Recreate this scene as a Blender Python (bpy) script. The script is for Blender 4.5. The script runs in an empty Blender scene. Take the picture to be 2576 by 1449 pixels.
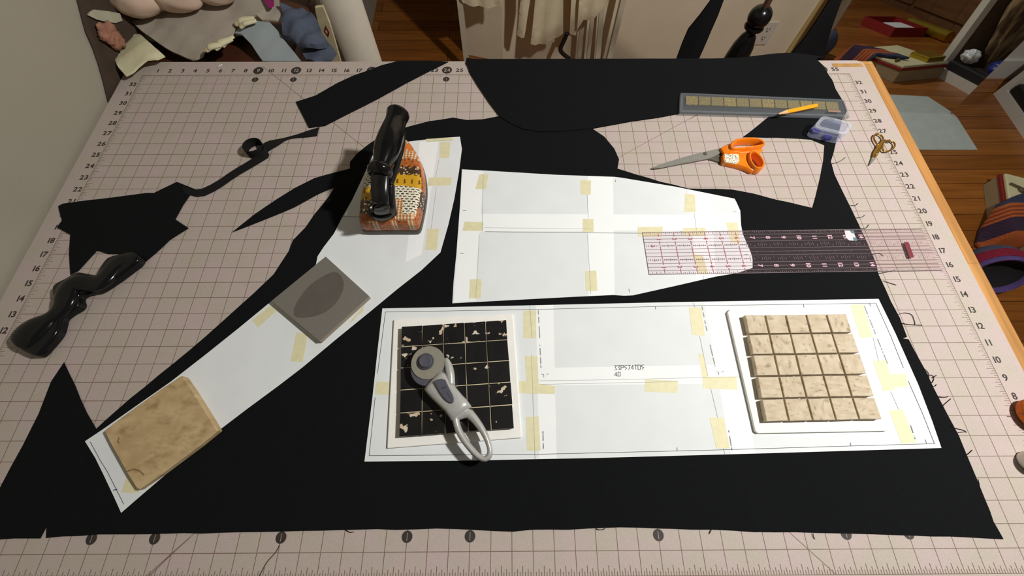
import bpy, bmesh, math, random
from mathutils import Vector, Matrix, Euler
from mathutils.geometry import delaunay_2d_cdt

random.seed(7)
SC = bpy.context.scene
COL = SC.collection
IN = 0.0254            # the cutting mat is ruled in inches
T = 0.92               # height of the mat's top face above the floor; z below is measured from the mat top
FL = -T                # floor, measured from the mat top

# ------------------------------------------------------------------ camera, light, exposure
CAM = Vector((0.73626, 0.12411, 0.56276))
CROT = Euler((0.41086, -0.00154, -0.00547), 'XYZ')
FPX = 1001.26852
cd = bpy.data.cameras.new('camera')
cd.sensor_width = 36.0
cd.lens = FPX / 2576 * 36.0
cd.clip_start = 0.02
cam = bpy.data.objects.new('camera', cd)
cam.location = CAM + Vector((0, 0, T))
cam.rotation_euler = CROT
COL.objects.link(cam)
SC.camera = cam

SC.view_settings.view_transform = 'Standard'
SC.view_settings.look = 'None'
SC.view_settings.gamma = 1.0
SC.view_settings.use_curve_mapping = False
SC.view_settings.exposure = 0.0

w = bpy.data.worlds.new('world')
SC.world = w
w.use_nodes = True
w.node_tree.nodes['Background'].inputs[0].default_value = (1.0, 0.93, 0.85, 1)
w.node_tree.nodes['Background'].inputs[1].default_value = 0.065

def lamp(name, loc, energy, size, color):
    ld = bpy.data.lights.new(name, 'POINT')
    ld.energy = energy
    ld.shadow_soft_size = size
    ld.color = color
    o = bpy.data.objects.new(name, ld)
    o.location = Vector(loc) + Vector((0, 0, T))
    COL.objects.link(o)
    return o
lamp('ceiling_lamp_light', (1.68, 0.40, 1.24), 100, 0.045, (1.0, 0.975, 0.935))

# ------------------------------------------------------------------ projection of photo points to real planes
RM = CROT.to_matrix()
def ray(px, py):
    return RM @ Vector(((px - 1288.0) / FPX, (724.5 - py) / FPX, -1.0))
def at(px, py, z=0.0):
    d = ray(px, py)
    return CAM + d * ((z - CAM.z) / d.z)
def aty(px, py, y):
    d = ray(px, py)
    return CAM + d * ((y - CAM.y) / d.y)
def atp(px, py, p0, n):
    d = ray(px, py)
    return CAM + d * ((Vector(p0) - CAM).dot(n) / d.dot(n))
def A2(pts, z=0.0):
    return [at(x, y, z).to_2d() for x, y in pts]

# ------------------------------------------------------------------ materials
def lin(c):
    return tuple(((v / 255) / 12.92 if v <= 10 else (((v / 255) + 0.055) / 1.055) ** 2.4) for v in c)
MATS = {}
def new_mat(name):
    m = bpy.data.materials.new(name)
    m.use_nodes = True
    MATS[name] = m
    return m, m.node_tree.nodes, m.node_tree.links, m.node_tree.nodes['Principled BSDF']
def mat(name, col, rough=0.6, metal=0.0, var=0.12, scale=40.0, bump=0.0, bscale=300.0, spec=None, col2=None, detail=4.0):
    if name in MATS:
        return MATS[name]
    m, N, L, b = new_mat(name)
    tc = N.new('ShaderNodeTexCoord')
    nz = N.new('ShaderNodeTexNoise')
    nz.inputs['Scale'].default_value = scale
    nz.inputs['Detail'].default_value = detail
    L.new(tc.outputs['Object'], nz.inputs['Vector'])
    cr = N.new('ShaderNodeValToRGB')
    c2 = col2 if col2 else tuple(min(1.0, c * (1 + var)) for c in col)
    c1 = col if col2 else tuple(c * (1 - var) for c in col)
    cr.color_ramp.elements[0].position = 0.3
    cr.color_ramp.elements[1].position = 0.7
    cr.color_ramp.elements[0].color = (*c1, 1)
    cr.color_ramp.elements[1].color = (*c2, 1)
    L.new(nz.outputs['Fac'], cr.inputs['Fac'])
    L.new(cr.outputs['Color'], b.inputs['Base Color'])
    b.inputs['Roughness'].default_value = rough
    b.inputs['Metallic'].default_value = metal
    if spec is not None:
        b.inputs['Specular IOR Level'].default_value = spec
    if bump > 0:
        n2 = N.new('ShaderNodeTexNoise')
        n2.inputs['Scale'].default_value = bscale
        n2.inputs['Detail'].default_value = 3
        L.new(tc.outputs['Object'], n2.inputs['Vector'])
        bp = N.new('ShaderNodeBump')
        bp.inputs['Strength'].default_value = bump
        bp.inputs['Distance'].default_value = 0.002
        L.new(n2.outputs['Fac'], bp.inputs['Height'])
        L.new(bp.outputs['Normal'], b.inputs['Normal'])
    return m
def mapping(N, L, scale=(1, 1, 1), rot=(0, 0, 0), loc=(0, 0, 0)):
    tc = N.new('ShaderNodeTexCoord')
    mp = N.new('ShaderNodeMapping')
    mp.inputs['Scale'].default_value = scale
    mp.inputs['Rotation'].default_value = rot
    mp.inputs['Location'].default_value = loc
    L.new(tc.outputs['Object'], mp.inputs['Vector'])
    return mp.outputs['Vector']
def ramp(N, stops, interp='LINEAR'):
    cr = N.new('ShaderNodeValToRGB')
    cr.color_ramp.interpolation = interp
    e = cr.color_ramp.elements
    while len(e) < len(stops):
        e.new(0.5)
    for k, (p, c) in enumerate(stops):
        e[k].position = p
        e[k].color = (*c, 1) if len(c) == 3 else c
    return cr
def planks(name, c1, c2, mortar, width, row, msize, rough, grain=(3, 60, 3)):
    m, N, L, b = new_mat(name)
    v = mapping(N, L)
    br = N.new('ShaderNodeTexBrick')
    br.offset = 0.37
    br.inputs['Color1'].default_value = (*c1, 1)
    br.inputs['Color2'].default_value = (*c2, 1)
    br.inputs['Mortar'].default_value = (*mortar, 1)
    br.inputs['Scale'].default_value = 1.0
    br.inputs['Mortar Size'].default_value = msize
    br.inputs['Brick Width'].default_value = width
    br.inputs['Row Height'].default_value = row
    L.new(v, br.inputs['Vector'])
    v2 = mapping(N, L, scale=grain)
    nz = N.new('ShaderNodeTexNoise')
    nz.inputs['Scale'].default_value = 3.0
    nz.inputs['Detail'].default_value = 6
    L.new(v2, nz.inputs['Vector'])
    cr = ramp(N, [(0.3, (0.72, 0.70, 0.66)), (0.7, (1.15, 1.15, 1.15))])
    L.new(nz.outputs['Fac'], cr.inputs['Fac'])
    mx = N.new('ShaderNodeMixRGB')
    mx.blend_type = 'MULTIPLY'
    mx.inputs['Fac'].default_value = 1.0
    L.new(br.outputs['Color'], mx.inputs['Color1'])
    L.new(cr.outputs['Color'], mx.inputs['Color2'])
    L.new(mx.outputs['Color'], b.inputs['Base Color'])
    b.inputs['Roughness'].default_value = rough
    return m
def clear(name, col, opaque, rough=0.15):
    m, N, L, b = new_mat(name)
    b.inputs['Base Color'].default_value = (*col, 1)
    b.inputs['Roughness'].default_value = rough
    tr = N.new('ShaderNodeBsdfTransparent')
    tr.inputs['Color'].default_value = (*[0.9 + 0.1 * c for c in col], 1)
    mx = N.new('ShaderNodeMixShader')
    nz = N.new('ShaderNodeTexNoise')
    nz.inputs['Scale'].default_value = 60
    tc = N.new('ShaderNodeTexCoord')
    L.new(tc.outputs['Object'], nz.inputs['Vector'])
    mr = N.new('ShaderNodeMapRange')
    mr.inputs['To Min'].default_value = opaque * 0.9
    mr.inputs['To Max'].default_value = opaque * 1.1
    L.new(nz.outputs['Fac'], mr.inputs['Value'])
    L.new(mr.outputs['Result'], mx.inputs['Fac'])
    L.new(tr.outputs['BSDF'], mx.inputs[1])
    L.new(b.outputs['BSDF'], mx.inputs[2])
    L.new(mx.outputs['Shader'], N['Material Output'].inputs['Surface'])
    return m
def spots(name, base, spot, scale, lo, hi, rough=0.6, base2=None, spot2=None, stretch=(1, 1, 1), bump=0.0):
    """a base colour with irregular marks of another colour"""
    m, N, L, b = new_mat(name)
    v = mapping(N, L, scale=stretch)
    nz = N.new('ShaderNodeTexNoise')
    nz.inputs['Scale'].default_value = scale
    nz.inputs['Detail'].default_value = 5
    L.new(v, nz.inputs['Vector'])
    cr = ramp(N, [(lo, (0, 0, 0)), (hi, (1, 1, 1))])
    L.new(nz.outputs['Fac'], cr.inputs['Fac'])
    n2 = N.new('ShaderNodeTexNoise')
    n2.inputs['Scale'].default_value = scale * 0.6
    n2.inputs['Detail'].default_value = 3
    L.new(v, n2.inputs['Vector'])
    ca = ramp(N, [(0.35, base), (0.65, base2 or base)])
    cb = ramp(N, [(0.35, spot), (0.65, spot2 or spot)])
    L.new(n2.outputs['Fac'], ca.inputs['Fac'])
    L.new(n2.outputs['Fac'], cb.inputs['Fac'])
    mx = N.new('ShaderNodeMixRGB')
    L.new(cr.outputs['Color'], mx.inputs['Fac'])
    L.new(ca.outputs['Color'], mx.inputs['Color1'])
    L.new(cb.outputs['Color'], mx.inputs['Color2'])
    L.new(mx.outputs['Color'], b.inputs['Base Color'])
    b.inputs['Roughness'].default_value = rough
    if bump:
        bp = N.new('ShaderNodeBump')
        bp.inputs['Strength'].default_value = bump
        bp.inputs['Distance'].default_value = 0.001
        L.new(nz.outputs['Fac'], bp.inputs['Height'])
        L.new(bp.outputs['Normal'], b.inputs['Normal'])
    return m
def stripes(name, cols, axis_rot, scale, rough=0.8, sharp=True):
    m, N, L, b = new_mat(name)
    v = mapping(N, L, rot=axis_rot)
    wv = N.new('ShaderNodeTexWave')
    wv.wave_profile = 'SAW'
    wv.inputs['Scale'].default_value = scale
    wv.inputs['Distortion'].default_value = 0.15
    L.new(v, wv.inputs['Vector'])
    n = len(cols)
    cr = ramp(N, [(k / n, c) for k, c in enumerate(cols)], 'CONSTANT' if sharp else 'LINEAR')
    L.new(wv.outputs['Fac'], cr.inputs['Fac'])
    L.new(cr.outputs['Color'], b.inputs['Base Color'])
    b.inputs['Roughness'].default_value = rough
    return m
def plaid(name, c0, c1, c2, scale):
    m, N, L, b = new_mat(name)
    outs = []
    for r in (0, math.pi / 2):
        v = mapping(N, L, rot=(0, 0, r))
        wv = N.new('ShaderNodeTexWave')
        wv.inputs['Scale'].default_value = scale
        L.new(v, wv.inputs['Vector'])
        cr = ramp(N, [(0.0, (0, 0, 0)), (0.5, (0.4, 0.4, 0.4)), (0.8, (1, 1, 1))], 'CONSTANT')
        L.new(wv.outputs['Fac'], cr.inputs['Fac'])
        outs.append(cr)
    ma = N.new('ShaderNodeMixRGB'); ma.inputs['Color1'].default_value = (*c0, 1); ma.inputs['Color2'].default_value = (*c1, 1)
    L.new(outs[0].outputs['Color'], ma.inputs['Fac'])
    mb = N.new('ShaderNodeMixRGB'); mb.inputs['Color2'].default_value = (*c2, 1)
    L.new(ma.outputs['Color'], mb.inputs['Color1'])
    mm = N.new('ShaderNodeMath'); mm.operation = 'MULTIPLY'; mm.inputs[1].default_value = 0.6
    L.new(outs[1].outputs['Color'], mm.inputs[0])
    L.new(mm.outputs[0], mb.inputs['Fac'])
    L.new(mb.outputs['Color'], b.inputs['Base Color'])
    b.inputs['Roughness'].default_value = 0.35
    return m
def dashes(name, ground, ink, w_, h_, m_):
    m, N, L, b = new_mat(name)
    v = mapping(N, L)
    br = N.new('ShaderNodeTexBrick')
    br.inputs['Color1'].default_value = (*ink, 1)
    br.inputs['Color2'].default_value = (*ink, 1)
    br.inputs['Mortar'].default_value = (*ground, 1)
    br.inputs['Scale'].default_value = 1.0
    br.inputs['Mortar Size'].default_value = m_
    br.inputs['Brick Width'].default_value = w_
    br.inputs['Row Height'].default_value = h_
    n = N.new('ShaderNodeTexNoise'); n.inputs['Scale'].default_value = 300
    mv = N.new('ShaderNodeMixRGB'); mv.blend_type = 'ADD'; mv.inputs['Fac'].default_value = 0.004
    L.new(v, n.inputs['Vector']); L.new(v, mv.inputs['Color1']); L.new(n.outputs['Color'], mv.inputs['Color2'])
    L.new(mv.outputs['Color'], br.inputs['Vector'])
    L.new(br.outputs['Color'], b.inputs['Base Color'])
    b.inputs['Roughness'].default_value = 0.35
    return m
def dots(name, ground, ink, scale, r):
    m, N, L, b = new_mat(name)
    v = mapping(N, L)
    vo = N.new('ShaderNodeTexVoronoi'); vo.inputs['Scale'].default_value = scale
    L.new(v, vo.inputs['Vector'])
    cr = ramp(N, [(0.0, ink), (r, ground)], 'CONSTANT')
    L.new(vo.outputs['Distance'], cr.inputs['Fac'])
    L.new(cr.outputs['Color'], b.inputs['Base Color'])
    b.inputs['Roughness'].default_value = 0.4
    return m

# ------------------------------------------------------------------ building helpers
def tag(o, label, cat, group=None, kind=None):
    o['label'] = label
    o['category'] = cat
    if group: o['group'] = group
    if kind: o['kind'] = kind
    return o
def world_loc(o):
    p = Vector((0, 0, 0))
    while o is not None:
        p += o.location
        o = o.parent
    return p
def tri2d(pts):
    """triangles (index triples, counter-clockwise) filling a possibly concave outline"""
    vo, _, fo, ov, _, _ = delaunay_2d_cdt([p.to_2d() for p in pts], [], [list(range(len(pts)))], 1, 1e-7)
    tri = []
    for f in fo:
        ids = [ov[i][0] if ov[i] else min(range(len(pts)), key=lambda k: (pts[k].to_2d() - vo[i]).length) for i in f]
        if len(set(ids)) == 3: tri.append(tuple(ids))
    return tri
class G:
    """collects verts and faces (mat-top coordinates) for one mesh"""
    def __init__(s):
        s.v, s.f, s.m = [], [], []
    def add(s, vs, fs, mi=0):
        k = len(s.v)
        s.v += [Vector(v) for v in vs]
        s.f += [tuple(i + k for i in f) for f in fs]
        s.m += [mi] * len(fs)
        return s
    def box(s, c, d, rz=0.0, mi=0):
        hx, hy, hz = d[0] / 2, d[1] / 2, d[2] / 2
        r = Matrix.Rotation(rz, 3, 'Z')
        vs = [r @ Vector((x * hx, y * hy, z * hz)) + Vector(c) for z in (-1, 1) for y in (-1, 1) for x in (-1, 1)]
        return s.add(vs, [(0, 2, 3, 1), (4, 5, 7, 6), (0, 1, 5, 4), (2, 6, 7, 3), (0, 4, 6, 2), (1, 3, 7, 5)], mi)
    def bb(s, a, b, mi=0):
        a, b = Vector(a), Vector(b)
        return s.box((a + b) / 2, [abs(x) for x in (b - a)], 0, mi)
    def prism(s, pts, z0, z1, mi=0, inset=0.0):
        """closed outline (2-D) from z0 to z1; inset bevels the top edge"""
        n = len(pts)
        pts = [Vector(p[:2]) for p in pts]
        area = sum(pts[i].x * pts[(i + 1) % n].y - pts[(i + 1) % n].x * pts[i].y for i in range(n))
        if area < 0: pts.reverse()
        tri = tri2d(pts)
        if inset > 0:
            ins = []
            for i in range(n):
                a, b, c = pts[i - 1], pts[i], pts[(i + 1) % n]
                n1 = Vector((-(b - a).y, (b - a).x)).normalized()
                n2 = Vector((-(c - b).y, (c - b).x)).normalized()
                nn = n1 + n2
                d = max(0.5, nn.length_squared / 2)
                ins.append(b + nn / d * inset)
            rings = [(pts, z0), (pts, z1 - inset), (ins, z1)]
        else:
            rings = [(pts, z0), (pts, z1)]
        vs = [(p.x, p.y, z) for r, z in rings for p in r]
        fs = []
        for k in range(len(rings) - 1):
            for i in range(n):
                j = (i + 1) % n
                fs.append((k * n + i, k * n + j, (k + 1) * n + j, (k + 1) * n + i))
        top = (len(rings) - 1) * n
        fs += [tuple(top + i for i in t) for t in tri]
        fs += [tuple(reversed(t)) for t in tri]
        return s.add(vs, fs, mi)
    def loft(s, rings, cap=True, closed=True, mi=0):
        n = len(rings[0])
        vs = [v for r in rings for v in r]
        fs = []
        for k in range(len(rings) - 1):
            for i in range(n if closed else n - 1):
                j = (i + 1) % n
                fs.append((k * n + i, k * n + j, (k + 1) * n + j, (k + 1) * n + i))
        if cap and closed:
            fs.append(tuple(reversed(range(n))))
            fs.append(tuple((len(rings) - 1) * n + i for i in range(n)))
        return s.add(vs, fs, mi)
    def tube(s, path, rad, seg=10, flat=1.0, up=(0, 0, 1), closed=False, mi=0):
        path = [Vector(p) for p in path]
        n = len(path)
        rad = rad if isinstance(rad, (list, tuple)) else [rad] * n
        rings = []
        up = Vector(up)
        for i in range(n):
            a = path[(i - 1) % n] if (closed or i > 0) else path[i]
            b = path[(i + 1) % n] if (closed or i < n - 1) else path[i]
            d = (b - a).normalized()
            sx = d.cross(up)
            if sx.length < 1e-4: sx = d.cross(Vector((1, 0.2, 0)))
            sx.normalize()
            sy = sx.cross(d).normalized()
            r = rad[i]
            rw, rh = (r if isinstance(r, (list, tuple)) else (r, r * flat))
            rings.append([path[i] + sx * (rw * math.cos(t)) + sy * (rh * math.sin(t)) for t in [2 * math.pi * k / seg for k in range(seg)]])
        if closed:
            rings.append(rings[0])
            return s.loft(rings, cap=False, mi=mi)
        return s.loft(rings, mi=mi)
    def lathe(s, base, prof, seg=24, axis=(0, 0, 1), mi=0, cap=True):
        ax = Vector(axis).normalized()
        e1 = ax.orthogonal().normalized()
        e2 = ax.cross(e1)
        rings = [[Vector(base) + ax * h + (e1 * math.cos(t) + e2 * math.sin(t)) * max(r, 1e-5) for t in [2 * math.pi * k / seg for k in range(seg)]] for r, h in prof]
        return s.loft(rings, cap=cap, mi=mi)
    def stroke(s, pts, wd, z, mi=0, closed=False):
        """flat line of width wd through 2-D points, at height z"""
        pts = [Vector(p[:2]) for p in pts]
        n = len(pts)
        for i in range(n if closed else n - 1):
            a, b = pts[i], pts[(i + 1) % n]
            d = (b - a)
            if d.length < 1e-7: continue
            q = Vector((-d.y, d.x)).normalized() * wd / 2
            e = d.normalized() * wd * 0.3
            s.add([(*(a - e - q), z), (*(b + e - q), z), (*(b + e + q), z), (*(a - e + q), z)], [(0, 1, 2, 3)], mi)
        return s
    def disc(s, c, r, z, seg=20, mi=0):
        return s.add([(c[0] + r * math.cos(2 * math.pi * k / seg), c[1] + r * math.sin(2 * math.pi * k / seg), z) for k in range(seg)], [tuple(range(seg))], mi)
    def build(s, name, m, parent=None, smooth=False, bevel=0.0, sub=0, autosmooth=None):
        mats = m if isinstance(m, (list, tuple)) else [m]
        if parent is None:
            xs = [v.x for v in s.v]; ys = [v.y for v in s.v]; zs = [v.z for v in s.v]
            loc = Vector(((min(xs) + max(xs)) / 2, (min(ys) + max(ys)) / 2, min(zs) + T))
            off = loc - Vector((0, 0, T))
        else:
            loc = Vector((0, 0, 0))
            off = world_loc(parent) - Vector((0, 0, T))
        me = bpy.data.meshes.new(name)
        me.from_pydata([tuple(v - off) for v in s.v], [], s.f)
        for x in mats: me.materials.append(x)
        for p, mi in zip(me.polygons, s.m):
            p.material_index = mi
            p.use_smooth = smooth
        me.update()
        o = bpy.data.objects.new(name, me)
        o.location = loc
        if parent is not None: o.parent = parent
        COL.objects.link(o)
        if autosmooth is not None:
            for p in me.polygons: p.use_smooth = True
            try: me.set_sharp_from_angle(angle=math.radians(autosmooth))
            except Exception: pass
        if bevel > 0:
            md = o.modifiers.new('bevel', 'BEVEL'); md.width = bevel; md.segments = 2; md.limit_method = 'ANGLE'; md.angle_limit = math.radians(40)
        if sub:
            md = o.modifiers.new('subdivision', 'SUBSURF'); md.levels = sub; md.render_levels = sub
        return o
def thing(name, label, cat, loc, group=None):
    o = bpy.data.objects.new(name, None)
    o.empty_display_size = 0.05
    o.location = Vector(loc) + Vector((0, 0, T))
    COL.objects.link(o)
    return tag(o, label, cat, group)
def struct(o):
    o['kind'] = 'structure'
    return o
def hnoise(x, y, s=0.0):
    return (math.sin(x * 37 + s) * math.sin(y * 41 + 1.3 * s) + 0.6 * math.sin(x * 71 + y * 53 + s * 2.1) + 0.4 * math.sin(x * 140 - y * 95 + s)) / 2
def sheet(outline, thick=0.0010, zf=None, cell=0.02, xf=None):
    """a cloth or paper piece cut to a 2-D outline, gridded so it can undulate; zf(x,y) gives its underside"""
    bm = bmesh.new()
    pts = [Vector(p[:2]) for p in outline]
    n = len(pts)
    if sum(pts[i].x * pts[(i + 1) % n].y - pts[(i + 1) % n].x * pts[i].y for i in range(n)) < 0: pts.reverse()
    bv = [bm.verts.new((p.x, p.y, 0)) for p in pts]
    for a, b_, c_ in tri2d(pts):
        bm.faces.new((bv[a], bv[b_], bv[c_]))
    if cell:
        for ax in (0, 1):
            lo = min(p[ax] for p in pts); hi = max(p[ax] for p in pts)
            k = math.ceil(lo / cell)
            while k * cell < hi:
                co = [0, 0, 0]; co[ax] = k * cell
                no = [0, 0, 0]; no[ax] = 1
                bmesh.ops.bisect_plane(bm, geom=bm.verts[:] + bm.edges[:] + bm.faces[:], plane_co=co, plane_no=no, dist=1e-6)
                k += 1
        bmesh.ops.remove_doubles(bm, verts=bm.verts[:], dist=1e-5)
    bm.normal_update()
    for f in bm.faces:
        if f.normal.z < 0: f.normal_flip()
    bm.verts.index_update()
    zf = zf or (lambda x, y: 0.0)
    vs = [(v.co.x, v.co.y) for v in bm.verts]
    nv = len(vs)
    bot = [Vector((x, y, zf(x, y))) for x, y in vs]
    top = [p + Vector((0, 0, thick)) for p in bot]
    if xf:
        bot = [xf(p) for p in bot]; top = [xf(p) for p in top]
    g = G()
    fs = [tuple(v.index for v in f.verts) for f in bm.faces]
    be = []
    for e in bm.edges:
        if len(e.link_faces) == 1:
            l = e.link_loops[0] if hasattr(e, 'link_loops') else None
            f = e.link_faces[0]
            idx = [v.index for v in f.verts]
            a, b = e.verts[0].index, e.verts[1].index
            i = idx.index(a)
            if idx[(i + 1) % len(idx)] != b: a, b = b, a
            be.append((a, b))
    bm.free()
    g.add(top + bot, fs + [tuple(nv + i for i in reversed(f)) for f in fs] + [(nv + a, nv + b, b, a) for a, b in be])
    return g
def smooth_poly(pts, it=2, closed=False):
    pts = [Vector(p) for p in pts]
    for _ in range(it):
        out = []
        n = len(pts)
        rng = range(n) if closed else range(n - 1)
        if not closed: out.append(pts[0])
        for i in rng:
            a, b = pts[i], pts[(i + 1) % n]
            out.append(a * 0.75 + b * 0.25)
            out.append(a * 0.25 + b * 0.75)
        if not closed: out.append(pts[-1])
        pts = out
    return pts

# text glyphs from the built-in font, cached as flat meshes
GL = {}
def glyph(ch, bold=0.02):
    key = (ch, bold)
    if key in GL: return GL[key]
    cu = bpy.data.curves.new('glyph', 'FONT')
    cu.body = ch
    cu.size = 1.0
    cu.offset = bold
    cu.resolution_u = 3
    o = bpy.data.objects.new('glyph', cu)
    COL.objects.link(o)
    dg = bpy.context.evaluated_depsgraph_get()
    dg.update()
    me = o.evaluated_get(dg).to_mesh()
    vs = [v.co.copy() for v in me.vertices]
    fs = [tuple(p.vertices) for p in me.polygons]
    wd = max([v.x for v in vs] + [0.3])
    o.evaluated_get(dg).to_mesh_clear()
    bpy.data.objects.remove(o)
    bpy.data.curves.remove(cu)
    GL[key] = (vs, fs, wd)
    return GL[key]
def text(g, s, c, h, z, rot=0.0, mi=0, bold=0.02, gap=0.08, wide=1.0):
    """centre the string s on c, capital height h"""
    sc = h / 0.70
    tot = sum(glyph(ch, bold)[2] + gap for ch in s) - gap
    x = -tot / 2
    r = Matrix.Rotation(rot, 2)
    for ch in s:
        vs, fs, wd = glyph(ch, bold)
        g.add([(*(Vector(c[:2]) + r @ Vector(((v.x + x) * sc * wide, (v.y - 0.35) * sc))), z) for v in vs], fs, mi)
        x += wd + gap

# ------------------------------------------------------------------ room
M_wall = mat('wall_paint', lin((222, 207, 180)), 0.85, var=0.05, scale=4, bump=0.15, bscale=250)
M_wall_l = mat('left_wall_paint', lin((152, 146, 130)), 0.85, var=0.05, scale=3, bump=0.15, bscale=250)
M_wall_y = mat('cream_trim_paint', lin((205, 180, 120)), 0.7, var=0.06, scale=8)
M_white = mat('white_wall_paint', lin((190, 186, 178)), 0.7, var=0.05, scale=6)
M_floor = planks('oak_floor', lin((158, 98, 40)), lin((128, 74, 26)), lin((66, 36, 12)), 1.1, 0.083, 0.0016, 0.32, grain=(1.5, 26, 2))

struct(G().bb((-2.2, -2.2, FL - 0.05), (5.2, 4.6, FL)).build('floor', M_floor))
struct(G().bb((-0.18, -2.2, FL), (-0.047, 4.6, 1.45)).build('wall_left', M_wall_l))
# the back wall with the socket, ending left in a corner; a passage opens to its left
struct(G().bb((0.70, 2.105, FL), (2.26, 2.20, 1.45)).build('wall_back', M_wall))
struct(G().prism([(0.70, 2.105), (0.49, 2.165), (0.49, 4.6), (0.70, 4.6)], FL, 1.45).build('wall_passage', M_wall))
struct(G().bb((-0.047, 4.0, FL), (0.49, 4.1, 1.45)).build('wall_passage_end', M_wall))
struct(G().bb((2.198, 2.088, FL), (2.262, 2.1045, 1.45)).build('trim_1', M_wall_y))
struct(G().bb((2.263, 1.985, FL), (5.2, 2.10, 1.45)).build('wall_right_back', M_white))
struct(G().bb((2.263, 1.965, FL), (5.2, 1.985, FL + 0.10)).build('baseboard_right', M_white))

# ------------------------------------------------------------------ cutting table
M_table = planks('table_maple', lin((192, 142, 82)), lin((176, 122, 64)), lin((164, 112, 56)), 0.045, 0.46, 0.0004, 0.4, grain=(40, 2, 2))
tb = thing('cutting_table', 'orange maple cutting table under the gridded mat', 'table', (0.72, 0.41, FL))
G().bb((-0.034, -0.075, -0.043), (1.487, 0.880, -0.0035)).build('tabletop', M_table, tb, bevel=0.002)
for x in (0.02, 1.41):
    for y in (0.0, 0.80):
        G().bb((x - 0.03, y - 0.03, FL), (x + 0.03, y + 0.03, -0.044)).build('leg', M_table, tb)
ap = G()
ap.bb((0.02, -0.01, -0.12), (1.41, 0.01, -0.044)); ap.bb((0.02, 0.79, -0.12), (1.41, 0.81, -0.044))
ap.bb((0.01, 0, -0.12), (0.03, 0.80, -0.044)); ap.bb((1.40, 0, -0.12), (1.42, 0.80, -0.044))
ap.build('apron', M_table, tb)

# ------------------------------------------------------------------ cutting mat
m, N, L, b = new_mat('mat_plastic')
v = mapping(N, L)
n1 = N.new('ShaderNodeTexNoise'); n1.inputs['Scale'].default_value = 26; n1.inputs['Detail'].default_value = 3
L.new(v, n1.inputs['Vector'])
c1 = ramp(N, [(0.35, lin((181, 171, 158))), (0.65, lin((187, 170, 166)))])
L.new(n1.outputs['Fac'], c1.inputs['Fac'])
n2 = N.new('ShaderNodeTexNoise'); n2.inputs['Scale'].default_value = 900; n2.inputs['Detail'].default_value = 2
L.new(v, n2.inputs['Vector'])
c2 = ramp(N, [(0.3, (0.9, 0.9, 0.9)), (0.7, (1.06, 1.06, 1.06))])
L.new(n2.outputs['Fac'], c2.inputs['Fac'])
mx = N.new('ShaderNodeMixRGB'); mx.blend_type = 'MULTIPLY'; mx.inputs['Fac'].default_value = 1
L.new(c1.outputs['Color'], mx.inputs['Color1']); L.new(c2.outputs['Color'], mx.inputs['Color2'])
L.new(mx.outputs['Color'], b.inputs['Base Color'])
b.inputs['Roughness'].default_value = 0.5
b.inputs['Specular IOR Level'].default_value = 0.35
M_mat = m
M_line = mat('mat_line_ink', lin((118, 96, 80)), 0.6, var=0.15, scale=30)
M_num = mat('mat_number_ink', lin((52, 44, 40)), 0.6, var=0.2, scale=60)
M_numl = mat('mat_number_pale', lin((170, 158, 146)), 0.6, var=0.1)

mt = thing('cutting_mat', 'large translucent pinkish cutting mat with brown inch grid and numbers', 'cutting mat', (28 * IN, 16.5 * IN, -0.003))
def rrect(x0, y0, x1, y1, r, k=6):
    out = []
    for cx, cy, a0 in ((x1 - r, y1 - r, 0), (x0 + r, y1 - r, 90), (x0 + r, y0 + r, 180), (x1 - r, y0 + r, 270)):
        for i in range(k + 1):
            a = math.radians(a0 + 90 * i / k)
            out.append((cx + r * math.cos(a), cy + r * math.sin(a)))
    return out
G().prism(rrect(-1.55 * IN, -2.2 * IN, 57.6 * IN, 34.55 * IN, 0.6 * IN), -0.003, 0.0, inset=0.0008).build('mat_sheet', M_mat, mt)
gl = G()
ZL = 0.00012
for u in range(0, 57):
    gl.stroke([(u * IN, 0), (u * IN, 33 * IN)], 0.00075, ZL)
for k in range(0, 34):
    gl.stroke([(0, k * IN), (56 * IN, k * IN)], 0.00075, ZL + 0.00002)
for a, c in (((9.2, 34), (27.5, 17.5)), ((36.7, 24.6), (44.5, 29.6)), ((44, 0), (34, 10)), ((42.4, 28.2), (50, 33)), ((12, 0), (24, 12))):
    gl.stroke([(a[0] * IN, a[1] * IN), (c[0] * IN, c[1] * IN)], 0.00075, ZL + 0.00004)
gl.build('grid_lines', M_line, mt)
tk = G()
def ticklen(k):
    return 0.42 if k % 8 == 4 else (0.30 if k % 4 == 2 or k % 8 in (2, 6) else 0.18)
for k in range(0, 56 * 8):
    if k % 8:
        u = k / 8 * IN
        ln = ticklen(k % 8) * IN
        tk.stroke([(u, 0), (u, ln)], 0.0007, ZL + 0.00006)
        tk.stroke([(u, 33 * IN), (u, 33 * IN - ln * 0.6)], 0.0006, ZL + 0.00006)
for k in range(0, 33 * 8):
    if k % 8:
        u = k / 8 * IN
        ln = ticklen(k % 8) * IN
        tk.stroke([(56 * IN, u), (56 * IN - ln, u)], 0.0006, ZL + 0.00006)
        tk.stroke([(0, u), (ln, u)], 0.0006, ZL + 0.00006)
tk.build('ruler_ticks', M_line, mt)
nm = G()
CIRC = (9, 12, 18, 24, 27, 36, 45, 48, 54)
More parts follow.
